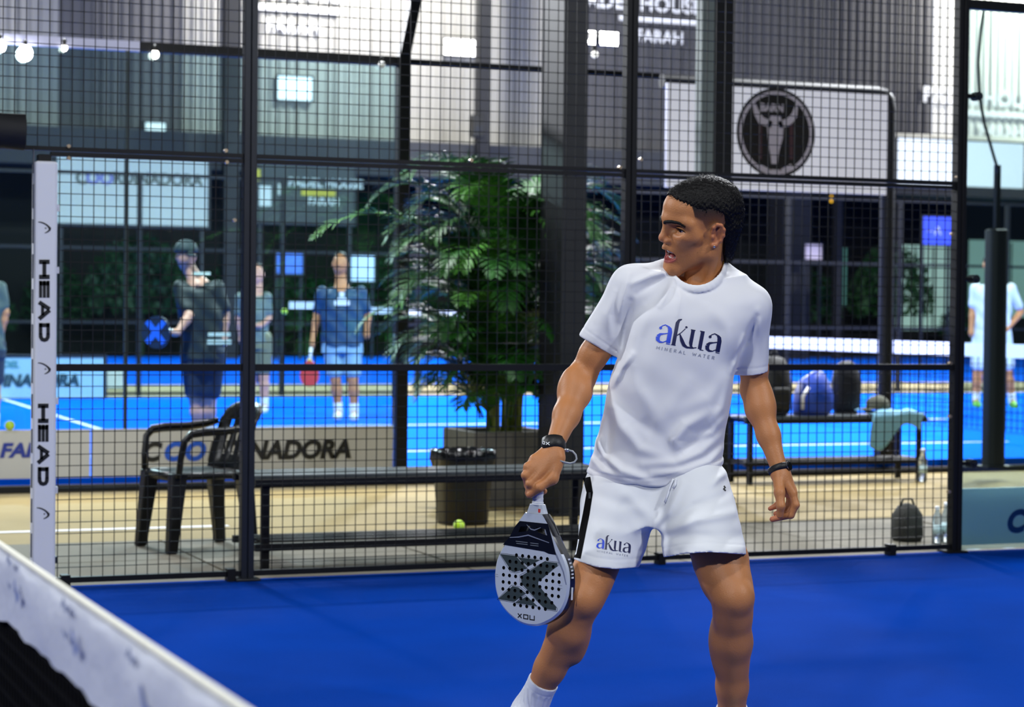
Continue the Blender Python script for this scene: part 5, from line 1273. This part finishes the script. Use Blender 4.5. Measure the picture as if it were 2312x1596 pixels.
# slim pole and padded post to the right of the near cage
q = onZ(2242, 1056, Z2); pz = float(onY(2245, 520, q[1])[2]); pt = thing('net_post', (q[0], q[1], Z2), 'dark padded post right of the near fence, in front of the man in white', 'post')
m = MB(); m.lathe([(.075, 0), (.075, pz-Z2), (.06, pz-Z2+.01)], 20, sq=5); smooth_angle(m.build('padding', BLACK, pt), 50)
m = MB(); m.box(-.02, .02, -.02, .02, pz-Z2, 2.5-Z2); m.build('pole', BLACK, pt); m = MB(); m.box(-.11, .11, -.09, .09, 0, .02); m.build('base', BLACK, pt)
m = MB(); m.tube([Vector(onY(2215+x, y, q[1]-.2))-Vector((q[0], q[1], Z2)) for x, y in ((10, 0), (0, 60), (-6, 140), (-3, 220), (8, 280), (28, 350), (40, 390))], .012, 8); m.build('cable', BLACK, pt, smooth=True)
# ---- net of the neighbouring court
def netpt(px, py, z): d = ray(px, py); return CAM+d*((z-CH)/d[2])
nn = netpt(2300, 782, 1.0); nf = netpt(1735, 750, 1.02)
n2 = thing('court_net', (nn[0], nn[1], Z2), 'distant net with a broad white band on the neighbouring court at the right', 'net')
xn = float(nn[0]); m = MB(); m.box(-.012, .012, 15.3-nn[1], 27.5-nn[1], .78, .92); m.build('top_band', WHITE, n2)
m = MB()
for i in range(120): y = 15.3+i*.1-nn[1]; m.box(-.003, .003, y-.004, y+.004, .02, .78)
for i in range(9): m.box(-.003, .003, 15.3-nn[1], 27.5-nn[1], .06+i*.08, .068+i*.08)
m.build('net_cords', NETB, n2, kind='stuff')
# ================================================================== FAR BACKGROUND
def board(px0, py0, px1, py1, Y, m_, name, label, cat, th=.05, legs=False):
    a = onY(px0, py1, Y); b = onY(px1, py0, Y); t = thing(name, (a[0], Y, a[2]), label, cat); mb = MB(); mb.box(0, b[0]-a[0], 0, th, 0, b[2]-a[2]); mb.build('panel', m_, t)
    mb = MB(); W_, H_ = b[0]-a[0], b[2]-a[2]
    for bx in ((-.04, 0, 0, H_), (W_, W_+.04, 0, H_), (-.04, W_+.04, -.04, 0), (-.04, W_+.04, H_, H_+.04)): mb.box(bx[0], bx[1], -.01, th+.01, bx[2], bx[3])
    mb.build('frame', DKMET, t)
    if legs:
        for x_ in (.03*W_, .97*W_): mb = MB(); mb.box(x_-.03, x_+.03, th, th+.06, .1-a[2], H_*.9); mb.build('leg', DKMET, t)
    return t, a
def btext(t, a, Y, px, py, s, body, m_, **k):
    q = onY(px, py, Y); place_text('lettering', body, s, frameM((q[0]-a[0], -.012, q[2]-a[2]), (1, 0, 0), (0, 0, 1)), m_, t, **k)
PALEB = mat('pale sign panel', '#c4cccb', .5, 0, .04, 1, emit=(.8, .88, .88), estr=.06)  # faint emission put in to brighten the panel, which is no lamp
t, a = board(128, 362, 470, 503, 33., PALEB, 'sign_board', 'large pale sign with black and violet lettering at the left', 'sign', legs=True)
q = onY(172, 414, 33.); 
GREYT = mat('dark grey print', '#3a4040', .6); VIO = mat('violet print', '#6f74c4', .5)
btext(t, a, 33., 170, 414, .26, 'C', GREYT, bold=.01); btext(t, a, 33., 194, 414, .26, 'OO', VIO, bold=.01); btext(t, a, 33., 255, 414, .26, 'RDINADORA', GREYT, bold=.01, xs=.93)
DKS = mat('charcoal sign panel', '#3b4444', .5, 0, .1, 1)
t, a = board(583, 366, 800, 500, 33.2, DKS, 'sign_board', 'dark sign with white shapes, white words and a yellow bar, left of the palm', 'sign', legs=True)
WT = mat('white sign print', '#c9d6d4', .5, 0, 0, emit=(.8, .9, .9), estr=.2); YT = mat('yellow sign print', '#c8bd3a', .5)
btext(t, a, 33.2, 650, 420, .20, 'PADEL HOUSE', WT, bold=.006); btext(t, a, 33.2, 695, 462, .17, 'FARAH', WT, bold=.004)
for (x0, y0, x1, y1, mm) in ((680, 431, 757, 441, YT), (576, 382, 588, 408, YT), (585, 420, 612, 465, WT), (628, 415, 638, 440, WT)):
    u0 = onY(x0, y1, 33.2); u1 = onY(x1, y0, 33.2); m = MB(); m.box(u0[0]-a[0], u1[0]-a[0], -.014, -.002, u0[2]-a[2], u1[2]-a[2]); m.build('printed_shape', mm, t, bevel=.05 if mm is WT else 0)
t, a = board(625, 573, 683, 617, 48., mat('lit blue screen', '#2f5fc4', .4, 0, .3, .8, emit=(.10, .30, .85), estr=.6), 'screen', 'small lit blue screen in the dark behind the man in navy', 'screen', legs=True)
t, a = board(786, 578, 845, 634, 48., mat('lit pale screen', '#bcd6e6', .4, 0, .05, 1, emit=(.6, .8, .95), estr=.6), 'screen', 'small pale lit screen beside the head of the man in navy', 'screen', legs=True)
t, a = board(2084, 491, 2148, 551, 44., mat('lit royal blue panel', '#2a3fd0', .4, 0, .1, 1, emit=(.05, .10, .75), estr=.7), 'sign_board', 'small royal blue lit sign with white marks near the right post', 'sign', legs=True)
for pts in (((2092, 522), (2106, 522)), ((2110, 530), (2116, 512)), ((2116, 512), (2122, 530))):
    m = MB(); u = [onY(*p_, 44.) for p_ in pts]; m.bar(Vector(u[0])-Vector(a)-Vector((0, .03, 0)), Vector(u[1])-Vector(a)-Vector((0, .03, 0)), .06, .01); m.build('mark', WT, t)
t, a = board(-30, 808, 235, 899, 27.6, mat('pale green banner', '#a8cfce', .5, 0, .04, 1), 'banner', 'pale low banner with dark green letters on the far side at the left', 'banner', .03)
btext(t, a, 27.6, -78, 872, .21, 'ORDINADORA', mat('dark green print', '#123c40', .5), bold=.012, shear=.2, xs=1.02); btext(t, a, 27.6, -20, 830, .12, 'PADEL', mat('mid green print', '#4c8f8c', .5), bold=.006, shear=.2)
# storage tub
q = onZ(247, 822, Z2); tb = thing('storage_tub', (q[0], 31.0, Z2), 'whitish translucent tub far away at the left', 'tub'); 
m = MB(); k = 31.0/q[1]; q = onY(247, 820, 31.); m.lathe([(.17, 0), (.20, .02), (.22, .28), (.235, .29), (.235, .32)], 24, sq=4); smooth_angle(m.build('body', mat('milky plastic', '#b9c6d0', .4, 0, .05, 4), tb)); tb.location = (q[0], 31., Z2)
m = MB(); m.lathe([(.24, .32), (.24, .34), (.2, .35)], 24, sq=4); m.build('lid', WHITE, tb)
# wall lettering high on the hall, three times the same
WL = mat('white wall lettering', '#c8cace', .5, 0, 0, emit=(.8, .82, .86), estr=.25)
def wallsign(px, py, k, label):
    Y = 51.8; q = onY(px, py, Y); t = thing('wall_sign', (q[0], Y, q[2]), label, 'sign', group='house signs on the hall')
    place_text('lettering', 'PADEL HOUSE', .62*k, frameM((-2.3*k, 0, .62*k), (1, 0, 0), (0, 0, 1)), WL, t, bold=.018*k, space=1.05)
    m = MB(); m.box(-.9*k, 1.75*k, -.02, 0, .28*k, .43*k); m.build('bar', WL, t); place_text('lettering', 'FARAH', .50*k, frameM((-.35*k, 0, -.30*k), (1, 0, 0), (0, 0, 1)), WL, t, bold=.012*k)
wallsign(628, 47, .92, 'white wall lettering high on the hall at the upper left, cut by the top edge'); wallsign(1460, 71, .92, 'white wall lettering high on the hall above the player'); wallsign(2235, 285, 1.0, 'white wall lettering on the bright wall at the upper right')
# far columns, lamps, windows
for px0, px1, lb in ((1080, 1106, 'far dark column above the palm'), (508, 541, 'far dark column left of the fence post, cut by the top edge'), (1772, 1835, 'far dark column in the shade right of the player'), (1890, 1905, 'thin far column right of the player')):
    a = onY(px0, 300, 49.5); b = onY(px1, 300, 49.5); m = MB(); m.box(a[0], b[0], 49.5, 49.5+(b[0]-a[0]), .1, 17 if px0 < 1700 else 5.5); tag(m.build('hall_column', COLM), lb, 'column')
t, a = board(1003, 92, 1084, 124, 51.8, mat('lit panel lamp', '#ffffff', .4, 0, 0, emit=(1, 1, .97), estr=3.0), 'panel_lamp', 'lit rectangular lamp high on the hall above the palm', 'lamp')
t, a = board(627, 175, 705, 224, 51.8, mat('dim lit panel', '#e4eef4', .4, 0, 0, emit=(.85, .95, 1), estr=.45), 'panel_lamp', 'pale lit panel high on the hall left of the bent brace', 'lamp')
t, a = board(328, 278, 374, 310, 51.8, MATS['dim lit panel'], 'panel_lamp', 'small pale lit panel seen through the left glass', 'lamp')
spk = onY(1076, 285, 49.35); t = thing('loudspeaker', tuple(spk), 'dark loudspeaker box on the far column above the palm', 'speaker'); m = MB(); m.box(-.14, .14, -.15, .15, -.28, .28); m.build('box', PLAST, t, bevel=.02); m = MB(); m.tube([(0, -.15, -.08), (0, -.165, -.08)], .10, 16); m.build('cone', DKMET, t)
YL = mat('amber lamp', '#ffb000', .4, 0, 0, emit=(1., .55, .03), estr=1.6)
for px, lb in ((1783, 'amber lamp in the dark under the emblem sign, left of three'), (1816, 'amber lamp in the dark under the emblem sign, middle of three'), (1882, 'small amber lamp in the dark under the emblem sign, right of three')):
    q = onY(px, 449, 54.); t = thing('pendant_lamp', tuple(q), lb, 'lamp', group='amber pendant lamps'); s_ = .17 if px < 1850 else .10; m = MB(); m.lathe([(s_*.75, -.1), (s_, -.08), (s_*.9, .09), (s_*.3, .11)], 16); m.build('shade', YL, t, smooth=True); m = MB(); m.bar((0, 0, .1), (0, 0, 5.3-q[2]), .012); m.build('cord', PLAST, t)
WIN = mat('dim green window glass', '#3f7a70', .3, 0, .5, .7, emit=(.10, .26, .22), estr=.35)
for k_, (x0, y0, x1, y1, lb) in enumerate(((1760, 575, 1830, 690, 'dim green lit window far behind the player on the right'), (1877, 560, 1912, 690, 'narrow dim green window right of the far column'), (2022, 555, 2148, 745, 'wide pale green window beside the right fence post'), (2185, 545, 2330, 715, 'bright pale green window at the right edge behind the man in white'))):
    t, a = board(x0, y0, x1, y1, 57.9, WIN if k_ < 2 else mat('lit pale green window', '#86b8a6', .3, 0, .2, .6, emit=(.40, .62, .54), estr=.45 if k_ == 2 else .8), 'window', lb, 'window')
    for q_ in (.33, .66):
        u0 = onY(x0+(x1-x0)*q_, y1, 57.9); u1 = onY(x0, y0, 57.9); m = MB(); m.box(u0[0]-a[0]-.03, u0[0]-a[0]+.03, -.02, 0, 0, u1[2]-u0[2]); m.build('mullion', DKMET, t)
t, a = board(1818, 552, 1855, 585, 48.5, mat('small pale notice', '#b7aab8', .5, 0, .2, 3, emit=(.6, .55, .62), estr=.2), 'notice', 'small pale notice on the far dark column right of the player', 'notice', legs=True)
# white awning at the right
AW = mat('white awning fabric', '#dcdcd6', .7, 0, .06, .4)
a = onY(2030, 300, 44.); m = MB(); m.add([(a[0], 44, 5.0), (a[0]+16, 44, 4.8), (a[0]+16, 49, 6.4), (a[0], 49, 6.2), (a[0], 44, 4.92), (a[0]+16, 44, 4.72), (a[0]+16, 49, 6.32), (a[0], 49, 6.12)], [(0, 1, 2, 3), (7, 6, 5, 4), (0, 4, 5, 1), (1, 5, 6, 2), (2, 6, 7, 3), (3, 7, 4, 0)])
tag(m.build('awning', AW), 'broad white awning at the upper right beyond the fence', 'awning')
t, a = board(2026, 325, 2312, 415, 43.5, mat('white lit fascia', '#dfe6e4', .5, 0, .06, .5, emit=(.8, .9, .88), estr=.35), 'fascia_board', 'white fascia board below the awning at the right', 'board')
# hedges and shrubs in the dark
LF = mat('dark hedge leaf', '#1d4a22', .6, 0, .4, 1.2)
m = MB(); rh = random.Random(2)
for i in range(900):
    th = rh.uniform(0, 6.283); ph = math.acos(rh.uniform(-.2, 1)); r = rh.uniform(.75, 1.05); c = Vector((r*math.sin(ph)*math.cos(th), r*math.sin(ph)*math.sin(th), 1.0+r*math.cos(ph)*1.1)); d = Vector((rh.gauss(0, 1), rh.gauss(0, 1), rh.gauss(0, 1))).normalized(); e = d.orthogonal().normalized(); s_ = rh.uniform(.07, .13)
    m.add([c-d*s_, c+e*s_*.45, c+d*s_, c-e*s_*.45], [(0, 1, 2, 3)])
m.tube([(0, 0, 0), (0, 0, 1.4)], .08, 6); shm = m.mesh('shrub'); shm.materials.append(LF)
for i, (px, Y, sc) in enumerate([(-60+i_*188, 54.0+.8*(i_ % 2), 1.05+.2*((i_*7) % 3)) for i_ in range(13)]):
    q = onY(px, 800, Y); o = bpy.data.objects.new('shrub', shm); COL.objects.link(o); o.location = (q[0], Y, .05); o.scale = (sc, sc*.7, sc*(.8+.1*(i % 4))); o.rotation_euler = (0, 0, i*1.3)
    tag(o, 'dark green shrub in the gloom along the back wall', 'shrub', 'dark shrubs along the back wall')
# far glass panels and rails of the courts behind
t = thing('mesh_fence', (0, 28.3, Z2), 'far low fence with pale stripes behind the man in navy', 'fence')
for x in np.arange(-4, 40, 2.0): m = MB(); m.box(x-.03, x+.03, -.03, .03, 0, 3.0); m.build('post', BLACK, t)
for z in (.04, 1.0, 2.0, 3.0): m = MB(); m.box(-4, 40, -.02, .02, z-.02, z+.02); m.build('rail', BLACK, t)
for px0, px1, py0, py1 in ((655, 735, 682, 698), (838, 888, 694, 708), (912, 952, 697, 714), (990, 1055, 703, 718)):
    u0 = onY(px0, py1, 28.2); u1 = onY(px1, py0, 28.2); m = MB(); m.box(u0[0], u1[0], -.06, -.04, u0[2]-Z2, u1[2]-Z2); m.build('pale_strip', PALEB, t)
# ================================================================== PEOPLE ON THE NEIGHBOURING COURTS
class Fig:
    def __init__(s, px, D, label, zb=Z2, h=.010):
        d = ray(px, 700); s.D = D; s.a0 = (d@_rt)/(d@_fh)*D; s.zb = zb; s.h = h
        s.o = thing('person', (D*_fh+s.a0*_rt)[0:2].tolist()+[zb], label, 'person', -YAW)
        s.pp = D and FPX/D
    def L(s, px, py, b=0.):
        d = ray(px, py); t = (b+s.D)/(d@_fh); return np.array([t*(d@_rt)-s.a0, b, CH+t*d[2]-s.zb])
    def sdf(s, pts, m=.16):
        P_ = np.array(pts); return SDF(P_.min(0)-m, P_.max(0)+m, s.h)
    def put(s, g, name, m): v, f = g.mesh(); return put(name, np_mesh(name, [(v, f)]), m, s.o)
def fig_person(px, D, label, J, shirt, shorts, shoes, hair=HAIRM, skin=None, sw=.19, back=False, cap=None, hem=None, sock=True, zb=Z2):
    F = Fig(px, D, label, zb); j = {k: F.L(*v) for k, v in J.items()}
    sk = skin or SKIN2; g = F.sdf(list(j.values()))
    hd = j['head']; g.ell(hd, (.075, .092, .115), .02); g.ell(hd+np.array([0, -.02*(1 if not back else -1), -.05]), (.055, .07, .07), .03)
    if not back: g.ell(hd+np.array([0, -.095, -.015]), (.014, .02, .022), .01)
    for sx in (-1, 1): g.ell(hd+np.array([sx*.076, .0, -.01]), (.012, .02, .03), .006)
    g.cone(hd+np.array([0, .01, -.06]), .055, j['neck'], .06, .02)
    for s_ in 'LR':
        g.chain([(j['sh'+s_], .055), (lerp(j['sh'+s_], j['el'+s_], .5), .046), (j['el'+s_], .038), (lerp(j['el'+s_], j['wr'+s_], .3), .038), (j['wr'+s_], .027)], .02)
        hdn = j['wr'+s_]+np.array([0, 0, -.07]) if 'ha'+s_ not in j else j['ha'+s_]
        g.cone(j['wr'+s_], .027, lerp(j['wr'+s_], hdn, .6), .034, .01); g.cone(lerp(j['wr'+s_], hdn, .5), .030, hdn, .022, .01)
        g.chain([(j['hi'+s_], .085), (lerp(j['hi'+s_], j['kn'+s_], .5), .075), (j['kn'+s_], .054), (lerp(j['kn'+s_], j['an'+s_], .3), .056), (j['an'+s_], .038)], .03)
        g.cone(j['an'+s_], .038, j['an'+s_]+np.array([0, -.08, -.05]), .035, .02)
    g.cone(lerp(j['shL'], j['shR'], .5), .10, lerp(j['hiL'], j['hiR'], .5), .12, .05)
    F.put(g, 'body', sk)
    g = F.sdf([j[k] for k in ('shL', 'shR', 'hiL', 'hiR', 'elL', 'elR', 'neck')]); mid = lerp(j['shL'], j['shR'], .5); hip = lerp(j['hiL'], j['hiR'], .5); w0 = abs(j['shR'][0]-j['shL'][0])/2
    g.stack([(hip[2]-.05, hip[0], hip[1], sw*.98, .14), (hip[2]+.12, lerp(hip, mid, .3)[0], hip[1], sw*.92, .13), (lerp(hip, mid, .65)[2], lerp(hip, mid, .65)[0], mid[1], sw, .135), (mid[2]-.03, mid[0], mid[1], w0*.98, .12), (mid[2]+.05, mid[0], mid[1]+.01, w0*.55, .085)], .05)
    for s_ in 'LR': g.cone(j['sh'+s_], .068, lerp(j['sh'+s_], j['el'+s_], .72), .058, .04)
    s_, X, Y, Z = g.blk(g.lo, g.lo+g.h*g.n); g.D += (.006*np.sin(X*30+Z*12)*np.sin(Z*22+Y*9)).astype(np.float32)
    F.put(g, 't_shirt', shirt)
    g = F.sdf([j[k] for k in ('hiL', 'hiR', 'knL', 'knR')]); g.stack([(hip[2]-.12, hip[0], hip[1], sw*.95, .13), (hip[2]+.06, hip[0], hip[1], sw*.86, .125)], .03)
    for s_ in 'LR': g.cone(j['hi'+s_], .105, lerp(j['hi'+s_], j['kn'+s_], .78), .094, .03); g.ell(lerp(j['hi'+s_], j['kn'+s_], 1.02), (.084, .084, .05), .01, op='-')
    F.put(g, 'shorts', shorts)
    for s_ in 'LR':
        a = j['an'+s_]; fd = -1 if not back else 1
        g = F.sdf([a, a+np.array([0, fd*.2, -.08])], .09); g.chain([(a+np.array([0, -fd*.03, -.045]), .042), (a+np.array([0, fd*.08, -.05]), .043), (a+np.array([0, fd*.17, -.058]), .036)], .03)
        s2, X, Y, Z = g.blk(g.lo, g.lo+g.h*g.n); g.D = np.maximum(g.D, (a[2]-.09)-Z).astype(np.float32); F.put(g, 'shoe', shoes)
        g = F.sdf([a, lerp(a, j['kn'+s_], .3)], .07); g.cone(a+np.array([0, 0, -.02]), .046, lerp(a, j['kn'+s_], .22), .050, .01); F.put(g, 'sock', SOCK)
    g = F.sdf([hd], .2); g.ell(hd+np.array([0, .012, .03]), (.083, .098, .102), .01)
    s2, X, Y, Z = g.blk(g.lo, g.lo+g.h*g.n); face = hd[2]+.055-(Y-hd[1])*(1.1 if not back else -1.1); g.D = np.maximum(g.D, face-Z).astype(np.float32)
    if cap is None: F.put(g, 'hair', hair)
    else:
        g = F.sdf([hd], .25); g.ell(hd+np.array([0, .0, .05]), (.096, .112, .090), .01); s2, X, Y, Z = g.blk(g.lo, g.lo+g.h*g.n); g.D = np.maximum(g.D, hd[2]+.03-Z).astype(np.float32)
        g.cone(hd+np.array([.03, -.06, .02]), .03, hd+np.array([.08, -.12, .0]), .035, .02, flat=((0, 0, 1), .35)); F.put(g, 'cap', cap)
    return F, j
SKIN2 = mat('sun tanned skin', '#b4764c', .5, 0, .1, 8, sss=.1); SKIN3 = mat('fair skin', '#c69078', .5, 0, .1, 8, sss=.1)
NAVY = mat('navy jersey', '#17395a', .6, 0, .08, 5); LBLUE = mat('pale blue shorts', '#7f9fb4', .65, 0, .06, 5); SHW = mat('pale court shoe', '#cfd3cc', .6, 0, .1, 10)
D1 = 22.7
F, j = fig_person(770, D1, 'man in navy t-shirt and pale blue shorts facing the camera on the neighbouring court', dict(head=(768, 595), neck=(770, 638), shL=(728, 660), shR=(815, 660), elL=(716, 712, .04), elR=(830, 712, .04), wrL=(706, 768, -.05), wrR=(828, 748), hiL=(750, 772), hiR=(795, 772), knL=(758, 858, -.03), knR=(797, 858, -.03), anL=(764, 928), anR=(800, 930)), NAVY, LBLUE, SHW, sw=.235)
m = MB()
for y_, wpx in ((665, 10), (684, 34), (678, 20)):
    a = F.L(772-wpx/2, y_, -.155); b = F.L(772+wpx/2, y_, -.155); m.bar(a, b, .02, .05, (0, 0, 1))
m.build('chest_print', PRW, F.o)
rk = thing('padel_racket', (PBASE*0+D1*_fh+F.a0*_rt)[:2].tolist()+[Z2], 'red racket with white grip held by the man in navy', 'racket', -YAW)
hb = F.L(703, 785, -.08); he = F.L(700, 812, -.12); hc = F.L(699, 843, -.14)
m = MB(); m.tube([hb, he], [.018, .016], 10); m.build('grip', PRW, rk, smooth=True)
m = MB(); pts = []
n = 28; v = []
for z_ in (-.018, .018):
    for i in range(n):
        a = 2*math.pi*i/n; v.append((hc[0]+.10*math.cos(a)*(1-.18*math.sin(a)), hc[1]+z_, hc[2]+.14*math.sin(a)))
m.add(v, [tuple(range(n)), tuple(reversed(range(n, 2*n)))]+[((i+1) % n, i, n+i, n+(i+1) % n) for i in range(n)]); m.build('head', mat('red racket face', '#c23a30', .4, 0, .2, 12), rk)
m = MB(); m.sphere(tuple(F.L(699, 815, -.12)), .03, 10, 8); m.build('throat', mat('yellow throat', '#c8b23a', .5), rk, smooth=True)
# man in black with cap, back turned
BLKS = mat('black green jersey', '#141c1c', .6, 0, .2, 5); NAVYS = mat('dark navy shorts', '#0f1c30', .65, 0, .1, 5)
DC = 17.6
F, j = fig_person(440, DC, 'man in black shirt and black cap with his back turned, seen through the left fence', dict(head=(420, 578), neck=(436, 622), shL=(408, 650), shR=(490, 650), elL=(428, 712, -.12), elR=(508, 712, .03), wrL=(400, 752, -.22), wrR=(506, 760), haL=(388, 750, -.25), hiL=(436, 800), hiR=(482, 800), knL=(443, 905), knR=(472, 905, .03), anL=(450, 990), anR=(470, 985, .05)), BLKS, NAVYS, SHW, skin=SKIN3, sw=.19, back=True, cap=mat('dark teal cap', '#1c2a2c', .7, 0, .15, 10))
CREAM = mat('cream print', '#c9d2bc', .6)
for x0, x1, y_, hh_ in ((435, 475, 618, .03), (470, 520, 755, .03), (468, 522, 772, .04)):
    m = MB(); m.bar(F.L(x0, y_, -.15), F.L(x1, y_, -.15), .012, hh_, (0, 0, 1)); m.build('shirt_print', CREAM, F.o)
rk = thing('padel_racket', (DC*_fh+F.a0*_rt)[:2].tolist()+[Z2], 'dark racket with bright blue cross held by the man in the black cap', 'racket', -YAW)
m = MB(); m.tube([F.L(396, 750, -.25), F.L(372, 742, -.26)], [.018, .018], 10); m.build('grip', PRW, rk, smooth=True)
hc = F.L(352, 750, -.26); m = MB(); v = []; n = 28
for z_ in (-.018, .018):
    for i in range(n):
        a = 2*math.pi*i/n; v.append((hc[0]+.115*math.cos(a), hc[1]+z_, hc[2]+.135*math.sin(a)*(1+.1*math.cos(a))))
m.add(v, [tuple(range(n)), tuple(reversed(range(n, 2*n)))]+[((i+1) % n, i, n+i, n+(i+1) % n) for i in range(n)]); m.build('head', mat('dark blue racket face', '#10203a', .4), rk)
m = MB(); m.bar(hc+np.array([-.07, -.022, .09]), hc+np.array([.07, -.022, -.09]), .004, .045, (0, 0, 1)); m.bar(hc+np.array([.07, -.0225, .09]), hc+np.array([-.07, -.0225, -.09]), .004, .045, (0, 0, 1)); m.build('cross_print', mat('bright blue print', '#1c5fd0', .4), rk)
# man in white at the right
WSH = mat('white jersey', '#c9d2de', .6, 0, .05, 5); GRN = mat('green court shoe', '#5fae2f', .5, 0, .2, 15)
F, j = fig_person(2240, 26.2, 'man in white shirt and shorts, hand on hip, behind the right padded post', dict(head=(2235, 597), neck=(2238, 632), shL=(2203, 650), shR=(2283, 652), elL=(2197, 700, .03), elR=(2305, 705, .08), wrL=(2193, 745, -.03), wrR=(2275, 742, -.08), haR=(2264, 748, -.12), hiL=(2215, 755), hiR=(2265, 755), knL=(2208, 842), knR=(2276, 842), anL=(2203, 903), anR=(2286, 905)), WSH, WSH, GRN, sw=.24)
# man half hidden behind the fence post
F, j = fig_person(584, 24.5, 'man in grey shirt half hidden behind the left fence post', dict(head=(580, 618), neck=(582, 652), shL=(545, 672), shR=(600, 672), elL=(540, 720), elR=(606, 718), wrL=(545, 760), wrR=(590, 735, -.15), haR=(580, 735, -.2), hiL=(565, 765), hiR=(594, 765), knL=(566, 850), knR=(596, 850), anL=(568, 915), anR=(597, 915)), mat('grey green jersey', '#5d6a66', .6, 0, .1, 6), mat('olive shorts', '#6b6a50', .6, 0, .1, 6), SHW, skin=SKIN3, sw=.16)
# figure at the left edge, shirt colour darkened for the dimming behind the glass
F, j = fig_person(-30, 21.0, 'man in dimmed grey green shirt cut by the left picture edge', dict(head=(-32, 590), neck=(-32, 628), shL=(-74, 650), shR=(0, 650), elL=(-82, 705), elR=(12, 705), wrL=(-77, 765), wrR=(0, 765), hiL=(-52, 780), hiR=(-12, 780), knL=(-52, 875), knR=(-12, 875), anL=(-52, 955), anR=(-12, 955)), mat('dimmed grey green jersey', '#3c4a47', .6, 0, .1, 6), MATS['dark navy shorts'], SHW, sw=.2)
